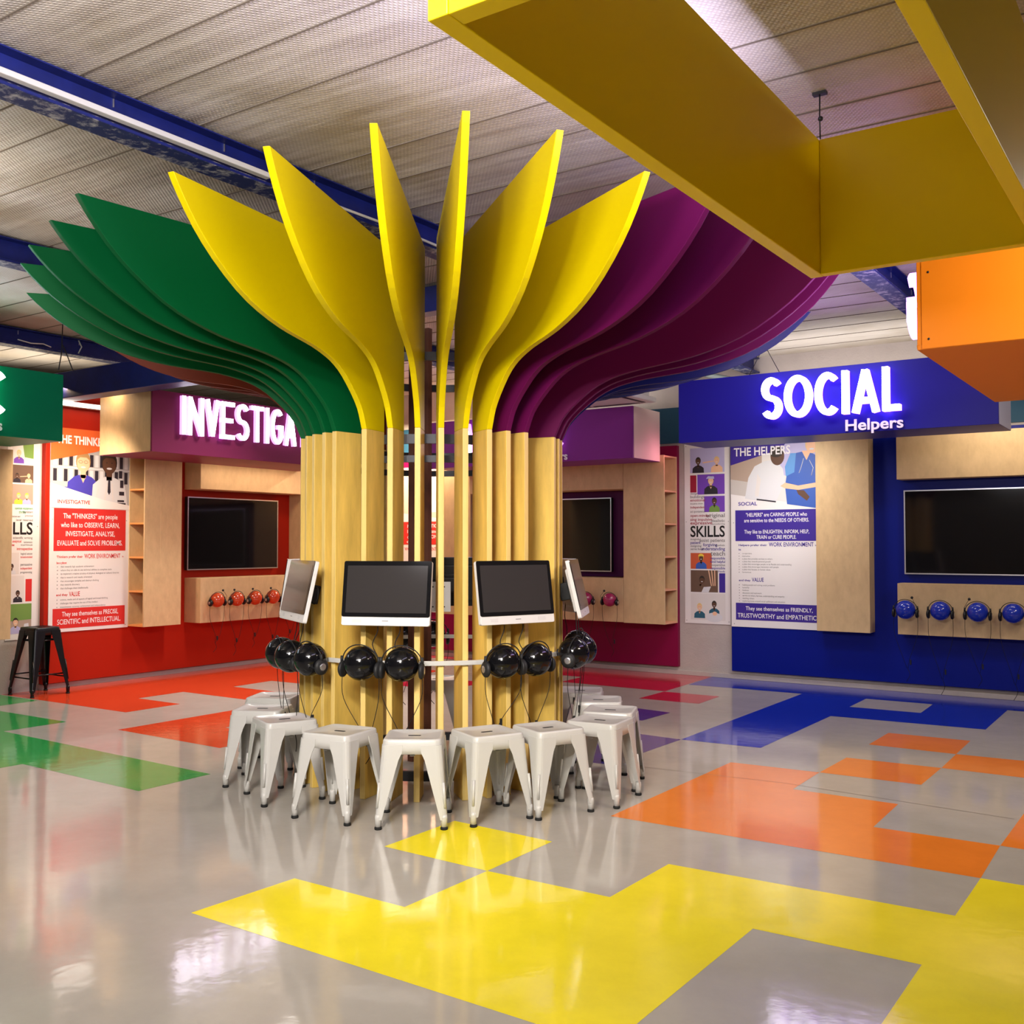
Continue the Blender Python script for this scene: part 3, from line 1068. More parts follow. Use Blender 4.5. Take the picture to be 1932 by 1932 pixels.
unit_box('wooden_header', 'plywood header box above the television on the blue board', .195, 3.2, 5.40, 5.598, 2.07, 2.50, 'plywood box')
unit_box('wooden_ledge', 'plywood ledge box with red balls below the left television', -6.878, -6.60, 2.62, 4.20, .57, 1.07, 'plywood box')
unit_box('wooden_ledge', 'plywood ledge box with magenta balls below the purple display television', -4.85, -2.713, 5.27, 5.598, .58, 1.07, 'plywood box')
unit_box('wooden_ledge', 'plywood ledge box with blue balls below the television on the blue board', .19, 3.2, 5.40, 5.598, .58, 1.07, 'plywood box')
PURW = mat('purple_recess', (.08, .008, .085), .45, .15)
board('wall_board', 'dark purple recess panel behind the television of the purple display', -4.85, -2.713, 5.577, 5.598, 1.075, 2.06, PURW)


def tv(label, loc, rz, W, H):
    t = thing('television', label, 'television', loc, rz)
    f = MB()
    b = .012
    f.box(-W / 2, W / 2, -.05, 0, 0, H, BLACKM)
    f.build('housing', t, bevel=.004)
    g = MB()
    for x0, x1, z0, z1 in ((-W / 2, W / 2, 0, b), (-W / 2, W / 2, H - b, H), (-W / 2, -W / 2 + b, b, H - b), (W / 2 - b, W / 2, b, H - b)):
        g.box(x0, x1, -.056, -.0505, z0, z1, SILV)
    g.build('frame', t)
    MB().box(-W / 2 + b, W / 2 - b, -.0535, -.0505, b, H - b, GLASS).build('screen', t)
    return t


tv('wide black television in the red recess on the left wall', (-6.86, 3.275, 1.155), pi / 2, 1.35, .83)
tv('black television on the purple recess panel, half hidden by the column', (-3.70, 5.573, 1.13), 0, 1.40, .855)
tv('large black television on the blue board at the right edge', (.935, 5.598, 1.155), 0, 1.42, .815)

# balls on the ledges
for i, y in enumerate((2.76, 3.04, 3.31, 3.585, 3.86)):
    nm = ('first', 'second', 'third', 'fourth', 'fifth')[i]
    make_ball(.082, BALLR, nm + ' red ball from the left on the plywood ledge below the left television', (-6.49, y, .825), pi / 2, 'red balls on the left ledge', peg=.03)
    make_headset(.082, 'headset on the ' + nm + ' red ball from the left', (-6.49, y, .825), pi / 2, 'headsets on the red balls', drop=.42 + .05 * (i % 2), mic=(1 if i in (0,) else -1), end=(.02, .05))
for i, x in enumerate((-3.13, -2.83)):
    nm = ('left', 'right')[i]
    make_ball(.076, BALLP, nm + ' magenta ball on the plywood ledge right of the column', (x, 5.17, .83), 0, 'magenta balls on the purple ledge', peg=.03)
    make_headset(.076, 'headset on the ' + nm + ' magenta ball', (x, 5.17, .83), 0, 'headsets on the magenta balls', drop=.46, mic=-1, end=(.0, .05))
for i, x in enumerate((.29, .60, .92, 1.215)):
    nm = ('first', 'second', 'third', 'fourth')[i]
    make_ball(.090, BALLB, nm + ' blue ball from the left on the right-hand plywood ledge', (x, 5.29, .825), 0, 'blue balls on the right ledge', peg=.03)
    make_headset(.090, 'headset on the ' + nm + ' blue ball from the left', (x, 5.29, .825), 0, 'headsets on the blue balls', drop=.50 + .08 * (i % 2), mic=(1, 0, -1, 0)[i], end=(.0, .05))

# =================================================================== POSTERS
SKL = mat('print_skin_light', (.78, .47, .30), .5)
SKD = mat('print_skin_dark', (.10, .045, .025), .5)
HAIRB = mat('print_hair_blonde', (.72, .50, .22), .5)
HAIRD = mat('print_hair_dark', (.03, .02, .015), .5)
SCRUB = mat('print_scrubs', (.035, .10, .42), .5)
SCRUBV = mat('print_scrubs_violet', (.06, .05, .40), .5)
COAT = mat('print_white_coat', (.62, .62, .65), .5)
PBG = mat('print_pale', (.66, .62, .60), .5)
PBG2 = mat('print_beige', (.40, .30, .24), .5)
PDK = mat('print_dark', (.025, .02, .03), .5)
PLIL = mat('print_lilac', (.45, .42, .66), .5)
PVIO = mat('print_violet', (.16, .05, .42), .5)
PYEL = mat('print_yellow', (.80, .58, .06), .5)
PGRE = mat('print_leaf', (.16, .28, .06), .5)
PBRN = mat('print_brown', (.13, .075, .05), .5)
PORA = mat('print_rust', (.55, .10, .04), .5)


def person_print(mb, cx, z0, s, skin, hair, top, y, tilt=0.0, tie=None, long_hair=False, collar=None):
    """small printed portrait: shoulders, neck, head, hair; s = shoulder half width"""
    pz(mb, [(cx - s, z0), (cx - s * .95, z0 + s * .75), (cx - s * .55, z0 + s * 1.08), (cx - s * .2, z0 + s * 1.2), (cx + s * .2, z0 + s * 1.2), (cx + s * .55, z0 + s * 1.08), (cx + s * .95, z0 + s * .75), (cx + s, z0)], top, y)
    hx, hz = cx + tilt * s, z0 + s * 1.85
    if hair:
        ell(mb, hx, hz + s * .10, s * .46, s * (.60 if not long_hair else .58), hair, y - .0003)
    pz(mb, [(cx - s * .16, z0 + s * 1.0), (cx + s * .16, z0 + s * 1.0), (hx + s * .18, hz - s * .2), (hx - s * .18, hz - s * .2)], skin, y - .0004)
    pz(mb, [(cx - s * .22, z0 + s * 1.2), (cx, z0 + s * .72), (cx + s * .22, z0 + s * 1.2)], skin if collar is None else collar, y - .0004)
    ell(mb, hx, hz, s * .40, s * .52, skin, y - .0006)
    pz(mb, [(hx - s * .40, hz + s * .18), (hx - s * .28, hz + s * .52), (hx, hz + s * .62), (hx + s * .28, hz + s * .52), (hx + s * .40, hz + s * .18), (hx + s * .2, hz + s * .34), (hx - s * .2, hz + s * .34)], hair or skin, y - .0008)
    for e in (-.15, .15):
        ell(mb, hx + e * s, hz + s * .08, s * .045, s * .03, HAIRD, y - .0010, 8)
    ell(mb, hx, hz - s * .22, s * .16, s * .055, COAT, y - .0010, 10)
    if tie:
        pz(mb, [(cx - s * .06, z0 + s * 1.05), (cx + s * .06, z0 + s * 1.05), (cx + s * .09, z0 + s * .4), (cx, z0 + s * .25), (cx - s * .09, z0 + s * .4)], tie, y - .0009)


def panel(t, W, H, screws=True):
    p = MB().box(0, W, -.006, 0, 0, H, PAPER)
    if screws:
        for x in (.03, W - .03):
            for z in (.03, H - .12, H * .55):
                p.box(x - .004, x + .004, -.0075, -.006, z - .004, z + .004, INKG)
    return p.build('panel', t)


def bullets(mb, lines, x, z, dz, h, m):
    for i, s in enumerate(lines):
        if s:
            ell(mb, x, z - i * dz + h * .4, h * .28, h * .28, m, -.0072, 8)
            text(mb, s, x + .035, z - i * dz, h, m, y=-.0072, squeeze=.86)


def block(t, x0, x1, z0, z1, m, lines):
    b = MB().box(x0, x1, -.0075, -.006, z0, z1, m)
    for s, cx, z, h, w, bold in lines:
        text(b, s, cx, z, h, LETM, width=w, align='c', bold=bold, y=-.0085)
    return b.build('text_block', t)


# --- the helpers
t = thing('wall_poster', 'tall white and indigo poster headed THE HELPERS on the blue board', 'poster', (-1.575, 5.598, .565))
W, H = .955, 2.02
panel(t, W, H)
ph = MB()
Y1 = -.0065
pz(ph, [(.0, 1.42), (W, 1.27), (W, H), (0, H)], PBG, Y1)
pz(ph, [(.0, 1.42), (.35, 1.365), (.35, 1.95), (0, 1.95)], PBG2, Y1 - .0002)
pz(ph, [(.0, 1.42), (.0, 1.58), (W * .35, 1.52), (W * .35, 1.365)], mat('print_stone', (.50, .46, .43), .5), Y1 - .0003)
pz(ph, [(.55, 1.6), (W, 1.6), (W, 2.0), (.55, 2.0)], PLIL, Y1 - .0002)
# man in a white shirt, head turned away, and the nurse holding his arm
bg, ph = ph, MB()
pz(ph, [(.16, 1.40), (.20, 1.62), (.27, 1.74), (.38, 1.79), (.50, 1.80), (.58, 1.70), (.60, 1.55), (.55, 1.46), (.50, 1.355), (.3, 1.375)], COAT, Y1 - .0004)
pz(ph, [(.27, 1.42), (.31, 1.415), (.34, 1.60), (.30, 1.66)], PBG, Y1 - .0006)
ell(ph, .52, 1.835, .075, .095, SKD, Y1 - .0006)
ell(ph, .51, 1.885, .075, .06, HAIRD, Y1 - .0008)
pz(ph, [(.60, 1.52), (.64, 1.76), (.72, 1.86), (.84, 1.88), (.94, 1.82), (.94, 1.28), (.62, 1.33)], SCRUB, Y1 - .0008)
pz(ph, [(.60, 1.72), (.66, 1.86), (.72, 1.86), (.70, 1.66), (.61, 1.62)], mat('print_scrubs_light', (.10, .28, .62), .5), Y1 - .0010)
pz(ph, [(.78, 1.88), (.83, 1.78), (.88, 1.88)], SKL, Y1 - .0010)
ell(ph, .89, 1.945, .072, .095, HAIRB, Y1 - .0010)
ell(ph, .885, 1.93, .056, .080, SKL, Y1 - .0012)
ell(ph, .885, 1.895, .025, .010, COAT, Y1 - .0014)
pz(ph, [(.55, 1.52), (.60, 1.555), (.74, 1.52), (.92, 1.545), (.93, 1.50), (.74, 1.475), (.60, 1.495)], SKL, Y1 - .0014)
pz(ph, [(.72, 1.475), (.80, 1.47), (.86, 1.40), (.83, 1.36), (.74, 1.43)], SKD, Y1 - .0015)
pz(ph, [(.29, 1.395), (.50, 1.365), (.50, 1.35), (.29, 1.38)], PDK, Y1 - .0012)
for q in ([(.86, 1.78), (.90, 1.70), (.88, 1.62)], [(.80, 1.80), (.77, 1.70), (.75, 1.65)]):
    ph.tube([(a, Y1 - .0016, b) for a, b in q], .004, COAT, 4)
ph.xform(Matrix.Translation((0, 0, -.03)))
ph.build('photo_figures', t)
ph = bg
pz(ph, [(0, 2.02), (0, 1.73), (.56, 1.88), (.68, 2.02)], INKI, Y1 - .00036)
text(ph, 'THE HELPERS', .04, 1.828, .085, LETM, width=.62, bold=.02, y=Y1 - .0036)
ph.build('photo', t)
body, bul = MB(), MB()
text(body, 'SOCIAL', .085, 1.295, .036, INKI, width=.21, bold=.02, y=-.0072)
w = text(body, 'Helpers prefer their', .085, .862, .020, INKI, width=.315, bold=.02, y=-.0072)
text(body, 'WORK ENVIRONMENT', .42, .858, .042, INKI, width=.475, bold=.015, y=-.0072)
text(body, 'to', .91, .862, .018, INKI, bold=.015, y=-.0072)
text(body, 'be:', .085, .815, .020, INKI, bold=.02, y=-.0072)
bullets(bul, ['co-operative', 'interactive', 'a place that provides services to others', 'a place that rewards personal growth', 'a place that encourages people to be flexible and understanding', 'a place that encourages interaction with people', 'a place that focuses on human values', 'harmonious'], .09, .775, .0285, .0165, INKG)
text(body, 'and they', .085, .487, .020, INKI, width=.13, bold=.02, y=-.0072)
text(body, 'VALUE', .23, .485, .040, INKI, width=.13, bold=.015, y=-.0072)
bullets(bul, ['helping people and solving social problems', 'humanity', 'kindness', 'discussion and teamwork', 'service to others, fairness, understanding and empathy', 'teaching others', 'exploring issues around social upliftment and education'], .09, .440, .0285, .0165, INKG)
bul.build('bullet_list', t)
body.build('printed_text', t)
block(t, .05, .95, .915, 1.245, INKI, [('"HELPERS" are CARING PEOPLE who', .50, 1.175, .038, .66, .008), ('are sensitive to the NEEDS OF OTHERS.', .50, 1.115, .038, .70, .008),
                                      ('They like to ENLIGHTEN, INFORM, HELP,', .50, .995, .038, .70, .008), ('TRAIN or CURE PEOPLE.', .50, .938, .038, .43, .008)])
block(t, .05, .95, .075, .255, INKI, [('They see themselves as FRIENDLY,', .52, .180, .040, .72, .012), ('TRUSTWORTHY and EMPATHETIC.', .50, .100, .046, .86, .008)])

# --- the thinkers
t = thing('wall_poster', 'tall white and red poster headed THE THINKERS on the red board', 'poster', (-6.878, .985, .565), pi / 2)
W, H = .905, 2.06
panel(t, W, H)
ph = MB()
pz(ph, [(.0, 1.50), (W, 1.27), (W, H), (0, H)], mat('print_grey', (.42, .41, .42), .5), Y1)
for k_, zz in enumerate((1.52, 1.68)):
    for i in range(15):
        x0 = .03 + i * .058
        pz(ph, [(x0, zz), (x0 + .040, zz), (x0 + .040, zz + .125), (x0, zz + .125)], COAT if (i + k_) % 2 else PDK, Y1 - .0003)
pz(ph, [(.0, 1.655), (W, 1.655), (W, 1.67), (0, 1.67)], COAT, Y1 - .0004)
person_print(ph, .36, 1.38, .18, SKL, mat('print_hair_brown', (.38, .22, .09), .5), SCRUBV, Y1 - .0006)
pz(ph, [(.14, 1.465), (.17, 1.38), (.56, 1.36), (.60, 1.40), (.56, 1.46)], SCRUBV, Y1 - .0004)
person_print(ph, .66, 1.35, .20, SKD, HAIRD, COAT, Y1 - .0022, tie=PDK, collar=COAT)
pz(ph, [(.47, 1.40), (.50, 1.335), (.88, 1.30), (.86, 1.46)], COAT, Y1 - .0020)
for q in ([(.60, 1.34), (.615, 1.34), (.65, 1.52), (.635, 1.52)], [(.70, 1.34), (.712, 1.34), (.70, 1.52), (.688, 1.52)], [(.50, 1.36), (.51, 1.36), (.54, 1.46), (.53, 1.46)]):
    pz(ph, q, PBG, Y1 - .0030)
for x_ in (.335, .395):
    ell(ph, x_ - .005, 1.727, .024, .016, PBRN, Y1 - .0015, 12)
    ell(ph, x_ - .005, 1.727, .020, .012, SKL, Y1 - .0017, 12)
for q in (((.76, 1.33), (.84, 1.35)), ((.78, 1.40), (.84, 1.44)), ((.79, 1.48), (.83, 1.56)), ((.775, 1.58), (.815, 1.66)), ((.74, 1.29), (.86, 1.32))):
    pz(ph, [(q[0][0], q[0][1]), (q[1][0], q[0][1]), (q[1][0], q[1][1]), (q[0][0], q[1][1])], PDK, Y1 - .0036)
pz(ph, [(.0, 1.50), (.0, 1.25), (W, 1.25), (W, 1.295), (.6, 1.345)], PAPER, Y1 - .0040)
pz(ph, [(.0, 2.06), (.0, 1.725), (.50, 1.84), (W, 2.0), (W, 2.06)], INKO, Y1 - .0040)
text(ph, 'THE THINKERS', .06, 1.905, .080, LETM, width=.60, bold=.03, y=Y1 - .0046)
ph.build('photo', t)
body, bul = MB(), MB()
text(body, 'INVESTIGATIVE', .08, 1.295, .036, INKR, width=.36, bold=.02, y=-.0116)
w = text(body, 'Thinkers prefer their', .08, .745, .022, INKR, width=.29, bold=.02, y=-.0072)
text(body, 'WORK ENVIRONMENT', .385, .738, .045, INKR, width=.42, bold=.012, y=-.0072)
text(body, 'to', .825, .745, .018, INKR, bold=.015, y=-.0072)
text(body, 'be a place:', .08, .685, .022, INKR, bold=.02, y=-.0072)
bullets(bul, ['that rewards high academic achievement', 'where they are able to use technical abilities to complete tasks', 'to implement creative scrutiny of physical, biological or cultural theories', 'that is research and results orientated', 'that encourages complex and abstract thinking', 'that rewards discovery', 'that challenges them intellectually'], .09, .648, .0365, .018, INKG)
text(body, 'and they', .08, .362, .022, INKR, width=.125, bold=.02, y=-.0072)
text(body, 'VALUE', .22, .355, .045, INKR, width=.12, bold=.012, y=-.0072)
bullets(bul, ['science, maths and all aspects of logical and broad thinking', 'challenges that require the use of the intellect', 'inventiveness, accuracy, achievement and independence'], .09, .315, .0365, .018, INKG)
bul.build('bullet_list', t)
body.build('printed_text', t)
block(t, .045, .865, .815, 1.245, INKR, [('The "THINKERS" are people', .455, 1.145, .050, .62, .008), ('who like to OBSERVE, LEARN,', .455, 1.055, .050, .67, .008),
                                         ('INVESTIGATE, ANALYSE,', .455, .965, .050, .56, .008), ('EVALUATE and SOLVE PROBLEMS.', .455, .870, .050, .74, .008)])
block(t, .045, .865, .035, .235, INKR, [('They see themselves as PRECISE,', .465, .155, .046, .64, .008), ('SCIENTIFIC and INTELLECTUAL.', .455, .075, .050, .72, .008)])

# --- the artistic poster glimpsed through the slats
t = thing('wall_poster', 'white and red poster glimpsed through the slats of the column', 'poster', (-6.22, 5.598, .565))
W, H = .66, 1.9
panel(t, W, H, False)
ph = MB()
pz(ph, [(0, 1.30), (W, 1.22), (W, 1.9), (0, 1.9)], mat('print_peach', (.75, .50, .40), .5), Y1)
person_print(ph, .40, 1.30, .2, SKL, HAIRB, COAT, Y1 - .0006)
ph.build('photo', t)
block(t, .03, .63, .88, 1.18, INKR, [('have an ARTISTIC', .36, 1.10, .045, .5, .01), ('INNOVATIVE and', .36, 1.03, .045, .5, .01), ('or IMAGINATION', .36, .96, .045, .5, .01), ('originality.', .30, .90, .04, .4, .01)])
body = MB()
text(body, 'WORK ENVIRONMENT', .06, .80, .042, INKR, width=.54, bold=.01, y=-.0072)
body.build('printed_text', t)


# --- skills posters


def skills(label, loc, rz, W, H, words, tiles, title_z, title_h, title_x):
    t = thing('skills_poster', label, 'poster', loc, rz)
    p = MB().box(0, W, -.006, 0, 0, H, PAPER)
    for x in (.02, W - .02):
        for z in (.03, H - .04, H * .56):
            p.box(x - .004, x + .004, -.0075, -.006, z - .004, z + .004, INKG)
    p.build('panel', t)
    for (x0, x1, z0, z1, bg, draw) in tiles:
        b = MB()
        pz(b, [(x0, z0), (x1, z0), (x1, z1), (x0, z1)], bg, Y1)
        if draw:
            draw(b, x0, x1, z0, z1)
        b.build('photo', t)
    b = MB()
    text(b, 'SKILLS', title_x, title_z, title_h, INKK, width=.405, bold=.02, y=-.0072)
    b.build('title', t)
    b = MB()
    for s, x, z, h, w, m, al in words:
        text(b, s, x, z, h, m, width=w, align=al, bold=.015, y=-.0072)
    b.build('printed_text', t)
    return t


def dr_two(b, x0, x1, z0, z1):
    s = (x1 - x0) * .17
    person_print(b, x0 + s * 1.4, z0, s, SKD, HAIRD, PDK, Y1 - .0004)
    person_print(b, x1 - s * 1.3, z0, s, SKL, HAIRB, SKL, Y1 - .0004, long_hair=True)
    pz(b, [(x0 + s * 2.2, z0 + s * 1.7), (x1 - s * 1.8, z0 + s * 1.9), (x1 - s * 1.8, z0 + s * 1.7), (x0 + s * 2.2, z0 + s * 1.5)], SKL, Y1 - .0006)


def dr_cap(b, x0, x1, z0, z1):
    s = (x1 - x0) * .25
    person_print(b, (x0 + x1) / 2, z0, s, SKL, PDK, PDK, Y1 - .0004)
    pz(b, [((x0 + x1) / 2 - s * .7, z0 + s * 2.15), ((x0 + x1) / 2 + s * .5, z0 + s * 2.1), ((x0 + x1) / 2 + s * .45, z0 + s * 2.45), ((x0 + x1) / 2 - s * .4, z0 + s * 2.5)], PLIL, Y1 - .0016)


def dr_shades(b, x0, x1, z0, z1):
    s = (x1 - x0) * .26
    person_print(b, (x0 + x1) / 2, z0, s, SKD, HAIRD, PGRE, Y1 - .0004)


def dr_helmet(b, x0, x1, z0, z1):
    s = (x1 - x0) * .26
    person_print(b, (x0 + x1) / 2, z0, s, SKD, PYEL, SCRUB, Y1 - .0004)
    ell(b, (x0 + x1) / 2, z0 + s * 2.15, s * .52, s * .42, PYEL, Y1 - .0016, 12, 0, 180)


def dr_work(b, x0, x1, z0, z1):
    s = (x1 - x0) * .22
    person_print(b, x0 + s * 1.6, z0, s, SKD, HAIRD, PBRN, Y1 - .0004, tilt=.3)
    pz(b, [(x0 + s * 1.8, z0), (x0 + s * 3, z0), (x0 + s * 3.4, z0 + s * .9), (x0 + s * 2.2, z0 + s * .8)], COAT, Y1 - .0014)
    for k_ in range(3):
        pz(b, [(x1 - s * (1.6 - k_ * .5), z1), (x1 - s * (1.45 - k_ * .5), z1), (x1 - s * (1.0 - k_ * .3), z0 + s), (x1 - s * (1.15 - k_ * .3), z0 + s)], SKL, Y1 - .0006)


def dr_ward(b, x0, x1, z0, z1):
    s = (x1 - x0) * .16
    person_print(b, x0 + s * 1.6, z0 + s * .3, s, SKL, HAIRB, mat('print_teal', (.02, .10, .16), .5), Y1 - .0004)
    person_print(b, x1 - s * 2, z0 + s * .9, s * .95, SKD, HAIRD, mat('print_teal', (.02, .10, .16), .5), Y1 - .0004)
    ell(b, x1 - s * 2, z0 + s * .5, s * 1.5, s * .8, COAT, Y1 - .0018, 16)
    ell(b, x1 - s * 1.9, z0 + s * 1.15, s * .42, s * .35, SKL, Y1 - .0020, 12)


def dr_girl(b, x0, x1, z0, z1):
    s = (x1 - x0) * .24
    pz(b, [(x0 + s * 2, z1), (x1, z1), (x1, z0 + s), (x0 + s * 2.4, z0 + s * 1.2)], PGRE, Y1 - .0003)
    person_print(b, x0 + s * 1.3, z0, s, SKL, HAIRB, PVIO, Y1 - .0004)


def dr_hivis(b, x0, x1, z0, z1):
    s = (x1 - x0) * .2
    person_print(b, x0 + s * 1.6, z0, s, SKL, PYEL, PYEL, Y1 - .0004)
    person_print(b, x1 - s * 1.5, z0 - .0, s, SKL, PYEL, PLIL, Y1 - .0006)


def dr_suit(b, x0, x1, z0, z1):
    s = (x1 - x0) * .3
    person_print(b, (x0 + x1) / 2 + s * .3, z0, s, SKD, HAIRD, PDK, Y1 - .0004, collar=COAT)


def dr_doc(b, x0, x1, z0, z1):
    s = (x1 - x0) * .4
    person_print(b, x0 + s * .7, z0, s, SKD, HAIRD, COAT, Y1 - .0004)


def dr_beard(b, x0, x1, z0, z1):
    s = (x1 - x0) * .26
    pz(b, [(x0, z0 + s * 2), (x1, z0 + s * 2.2), (x1, z1), (x0, z1)], PGRE, Y1 - .0003)
    person_print(b, x0 + s * 1.2, z0, s, SKL, HAIRD, PLIL, Y1 - .0004)
    pz(b, [(x1 - s * 1.4, z0), (x1 - s * .3, z0), (x1 - s * .5, z0 + s * 1.6), (x1 - s * 1.2, z0 + s * 1.5)], COAT, Y1 - .0006)


W0 = .535
skills('narrow SKILLS poster with photos on the grey wall left of the helpers poster', (-2.145, YB - .001, .575), 0, W0, 2.0,
       [('design', .07, 1.423, .020, .09, INKG, 'l'), ('buildings', .07, 1.382, .030, .17, INKG, 'l'), ('emotional', .07, 1.345, .028, .175, INKC, 'l'),
        ('intuitive draw', .07, 1.312, .018, .15, INKG, 'l'), ('independent', .07, 1.268, .026, .175, INKC, 'l'), ('act spontaneous', .07, 1.222, .024, .175, INKG, 'l'),
        ('open-minded', .07, 1.175, .027, .235, INKC, 'l'), ('original', .475, 1.168, .040, .22, INKG, 'r'), ('sing', .07, 1.130, .030, .075, INKC, 'l'),
        ('impulsive', .16, 1.130, .028, .17, INKC, 'l'), ('idealistic', .475, 1.115, .028, .16, INKG, 'r'), ('expressive', .07, 1.090, .034, .26, INKC, 'l'), ('nonconforming', .475, 1.085, .018, .15, INKG, 'r'),
        ('insightful', .07, .917, .018, .12, INKG, 'l'), ('assist patients', .475, .898, .034, .30, INKG, 'r'), ('patient', .07, .875, .030, .12, INKI, 'l'),
        ('forgiving', .22, .850, .032, .165, INKI, 'l'), ('empathetic', .475, .852, .018, .12, INKG, 'r'), ('outgoing', .07, .842, .022, .13, INKG, 'l'),
        ('serve food', .07, .808, .024, .15, INKG, 'l'), ('understanding', .475, .805, .034, .28, INKI, 'r'), ('teach', .475, .748, .046, .17, INKG, 'r'),
        ('responsible', .475, .706, .026, .17, INKI, 'r'), ('kind helpful', .475, .668, .026, .17, INKI, 'r'), ('cooperative', .475, .632, .026, .17, INKG, 'r'), ('responsible', .475, .598, .026, .17, INKI, 'r'), ('friendly', .475, .565, .020, .08, INKI, 'r')],
       [(.07, .475, 1.66, 1.935, PLIL, dr_two), (.07, .145, 1.445, 1.635, INKC, None), (.155, .475, 1.42, 1.64, PVIO, dr_cap), (.235, .475, 1.225, 1.40, PVIO, dr_shades),
        (.07, .32, .60, .775, PORA, dr_helmet), (.07, .39, .345, .585, PBRN, dr_work), (.405, .475, .345, .555, INKI, None), (.07, .475, .04, .33, PBG, dr_ward)],
       .955, .115, .07)
W0 = .335
skills('narrow SKILLS poster with photos at the left edge, beside the tall black stool', (XL + .001, .585, .515), pi / 2, W0, 1.98,
       [('operate equipment', .265, 1.275, .022, .185, INKN, 'r'), ('thrifty', .12, 1.235, .026, .075, INKN, 'l'), ('persistent', .265, 1.240, .022, .10, INKG, 'r'), ('a listener', .02, 1.195, .020, .12, INKG, 'l'), ('practical', .265, 1.205, .018, .08, INKG, 'r'),
        ('lever reserved', .265, 1.160, .022, .17, INKG, 'r'), ('scientific writing', .265, .985, .022, .20, INKG, 'r'), ('analytical', .15, .950, .024, .09, INKR, 'r'), ('systematic', .265, .945, .018, .09, INKG, 'r'),
        ('precise', .08, .915, .024, .07, INKR, 'r'), ('curious', .265, .918, .018, .12, INKG, 'r'), ('introspective', .265, .875, .026, .16, INKR, 'r'),
        ('logical astute', .265, .830, .020, .12, INKG, 'r'), ('broad-minded', .265, .797, .020, .12, INKR, 'r'), ('persuasive', .265, .722, .024, .12, INKG, 'r'), ('independent', .265, .685, .022, .12, INKR, 'r'), ('programming', .265, .648, .020, .12, INKG, 'r')],
       [(.045, .265, 1.725, 1.925, PBG, dr_girl), (.045, .265, 1.535, 1.71, PBRN, dr_two), (.045, .265, 1.325, 1.52, PBG2, dr_hivis), (.03, .13, .64, .85, PBG, dr_doc),
        (.03, .185, .365, .625, PBG, dr_suit), (.20, .265, .37, .59, INKR, None), (.03, .265, .06, .35, PBG2, dr_beard)],
       1.03, .115, -.14)

# =================================================================== SIGNS


def spread(parent, word, x0, x1, z, h, face, side, widths=None, gap=.012, t=.056, depth=.07):
    ws = widths or [({'I': .34, 'O': 1.15, 'N': 1.1}.get(c, 1.0)) for c in word]
    u = (x1 - x0 - gap * (len(word) - 1)) / sum(ws)
    x = x0
    for c, w in zip(word, ws):
        letter(parent, c, x, z, u * w, h, face, side, t=t, depth=depth)
        x += u * w + gap


def sub_line(parent, s, x1, z, h, width, y=-.004):
    v, f = glyphs(s, .5, .02, 4)
    xa, xb = min(p[0] for p in v), max(p[0] for p in v)
    k = h / cap_height()
    kx = width / (xb - xa)
    mb = MB()
    mb.add([(x1 - width + (p[0] - xa) * kx, y - .006 - p[2] * .012, z + p[1] * k) for p in v], f, LETM)
    return mb.build('subtitle', parent)


def sign_box(label, loc, rz, W, D, H, face, end, endlabel=None):
    """local: x right along the face, face at y=0 looking to -y, body behind"""
    t = thing('illuminated_sign', label, 'sign', loc, rz)
    b = MB()
    b.box(0, W, 0, D, 0, .022, face)
    b.box(0, W, 0, .022, .022, H, face)
    b.box(.022, W - .022, D - .022, D, .022, H, face)
    b.build('fascia', t, bevel=.002)
    for x0, x1 in ((0, .022), (W - .022, W)):
        e = MB().box(x0 - (.002 if x0 == 0 else -.002), x1 - (.002 if x0 == 0 else -.002), .023, D, .004, H, end)
        eo = e.build('end_panel', t)
        if endlabel:
            eo['label'] = endlabel
    return t


t = sign_box('maroon box sign with glowing white letters starting INVESTIG, left of the column', (-5.75, 1.345, 2.345), pi / 2, 2.72, .84, .605, MARS, PLYW, 'plywood end panel')
spread(t, 'INVESTIGATIVE', .30, 2.52, .19, .385, LETW, LETP, gap=.026, t=.044, depth=.04)
sub_line(t, 'Thinkers', 2.45, .05, .085, .46)

t = sign_box('purple box sign with end panel tinted by pink light, right behind the column', (-4.98, 4.64, 2.345), 0, 2.72, .63, .545, PURB, mat('cream_panel_pink_lit', (.74, .56, .50), .45), 'cream end panel with pink light in its colour')  # pink bounce light is put into the cream panel colour
spread(t, 'ARTISTIC', .52, 1.90, .15, .345, LETW, LETP, gap=.026, t=.05)
sub_line(t, 'Creators', 1.93, .02, .080, .42)

t = sign_box('deep blue box sign with glowing white letters SOCIAL and the word Helpers', (-1.385, 3.88, 2.385), 0, 2.72, .60, .575, SIGNB, mat('pale_lilac_panel', (.55, .52, .66), .45), 'pale lilac end panel')
spread(t, 'SOCIAL', .83, 2.0, .155, .365, LETW, LETV, widths=[.92, 1.26, 1.06, .28, 1.16, .74], gap=.030, t=.050)
sub_line(t, 'Helpers', 2.01, .018, .090, .47)

t = sign_box('green box sign cut by the left edge of the view', (-5.60, -2.38, 2.345), pi / 2, 2.70, .84, .585, GRNS, GRNS)
spread(t, 'REALISTIC', .36, 2.15, .16, .37, LETW, LETG, gap=.014, t=.056)
sub_line(t, 'Doers', 2.15, .045, .085, .30)

t = sign_box('orange box sign at the right edge, below the yellow frame', (1.50, 2.66, 2.40), -pi / 2, 2.22, .78, .47, ORAN, ORAN)
letter(t, 'G', 1.90, .09, .26, .34, LETW, LETV, y=-.012, depth=.05)
sc = MB()
for x, z in ((.055, .05), (.055, .38)):
    sc.lathe([(0, 2.223), (.006, 2.223), (.006, 2.22)], STEEL, 10, 'x', (0, x, z))
sc.build('screw', t)

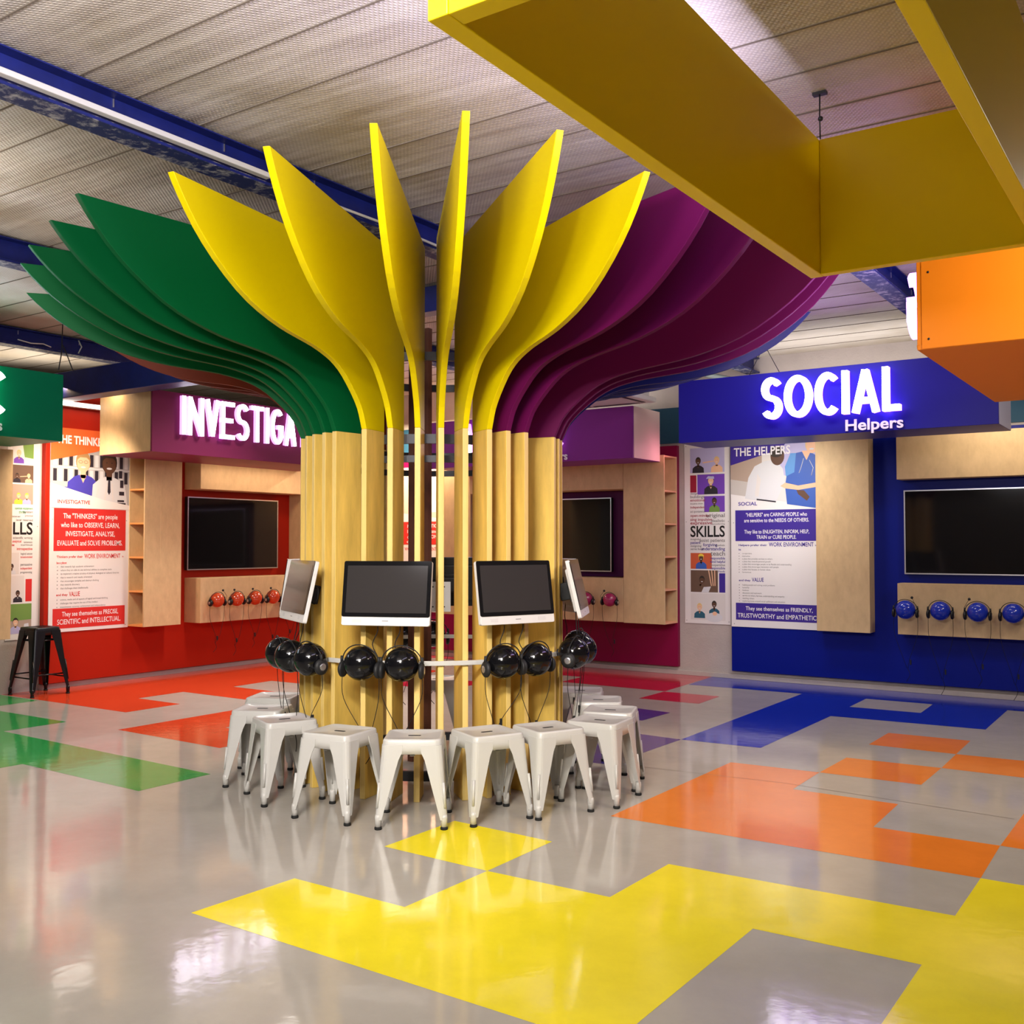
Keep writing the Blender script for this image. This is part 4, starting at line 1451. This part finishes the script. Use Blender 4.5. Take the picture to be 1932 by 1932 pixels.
# hollow yellow sign frame, seen from below
t = thing('yellow_frame', 'big yellow hollow frame hanging from the ceiling at top right', 'hanging frame', (1.21, -3.03, 2.641))
L, Wd, Hh, th = 2.74, .965, .605, .058
MB().box(0, th, 0, L, 0, Hh, YELS).build('side_board', t, bevel=.003)
MB().box(Wd - th, Wd, 0, L, 0, Hh, YELS).build('side_board', t, bevel=.003)
MB().box(th + .001, Wd - th - .001, L - .05, L - .001, 0, Hh, YELS).build('end_board', t, bevel=.003)
MB().box(th + .001, Wd - th - .001, .001, .06, 0, Hh, YELS).build('end_board', t, bevel=.003)

# =================================================================== WIRES, LAMP TUBE, AIR CONDITIONER
w = MB().tube([(1.28, -.36, 3.24), (1.278, -.36, 3.34), (1.28, -.362, 3.44)], .0035, STEEL)
w.box(1.25, 1.31, -.375, -.345, 3.437, 3.4495, STEEL)
w.sphere((1.282, -.36, 3.33), .012, STEEL, 8, 6)
tag(w.build('hanging_wire'), 'dark wire holding the yellow frame from the ceiling', 'wire')
w = MB().tube([(-5.35, .12, 2.925), (-5.6, .30, 3.12), (-5.62, .32, 3.4345)], .005, STEEL).tube([(-5.30, .22, 2.925), (-5.55, .33, 3.08), (-5.62, .32, 3.2)], .005, STEEL)
tag(w.build('hanging_wire'), 'dark twisted wire above the green sign on the left', 'wire')
w = MB().tube([(-.42, 3.891, 2.955), (-.55, 3.9, 3.2), (-.56, 3.9, 3.4475)], .0035, STEEL).tube([(-.70, 3.891, 2.955), (-.57, 3.9, 3.2)], .0035, STEEL)
tag(w.build('hanging_wire'), 'dark forked wire above the left half of the blue sign', 'wire')

tl = thing('tube_lamp', 'lit white tube lamp above the thinkers poster', 'lamp', (-6.82, 1.44, 2.86), pi / 2)
MB().box(-.42, .42, -.02, .06, -.02, .03, WHITEP).build('batten', tl, bevel=.004)
MB().tube([(-.40, -.038, .0), (.40, -.038, .0)], .017, TUBE, 10).build('tube', tl)

ac = thing('air_conditioner', 'white ceiling air conditioner above the purple sign', 'air conditioner', (-2.42, 4.35, 2.905), 0)
MB().box(-.42, .42, -.32, .32, .0, .055, WHITEP).build('panel', ac, bevel=.012)
MB().box(-.36, .36, -.27, .27, .055, .49, WHITEP).build('housing', ac)
lv = MB()
for a, b in ((.30, .345), (-.345, -.30)):
    lv.box(a, b, -.22, .22, -.003, .001, INKK)
for a, b in ((.21, .25), (-.25, -.21)):
    lv.box(-.27, .27, a, b, -.003, .001, INKK)
lv.build('louvre', ac)

pp = MB().tube([(-2.35, 4.75, 3.41), (-1.2, 5.55, 3.12)], .03, mat('grey_green_pipe', (.25, .30, .28), .5), 8)
tag(pp.build('ceiling_brace'), 'grey green brace rising behind the top left of the blue sign', 'brace')
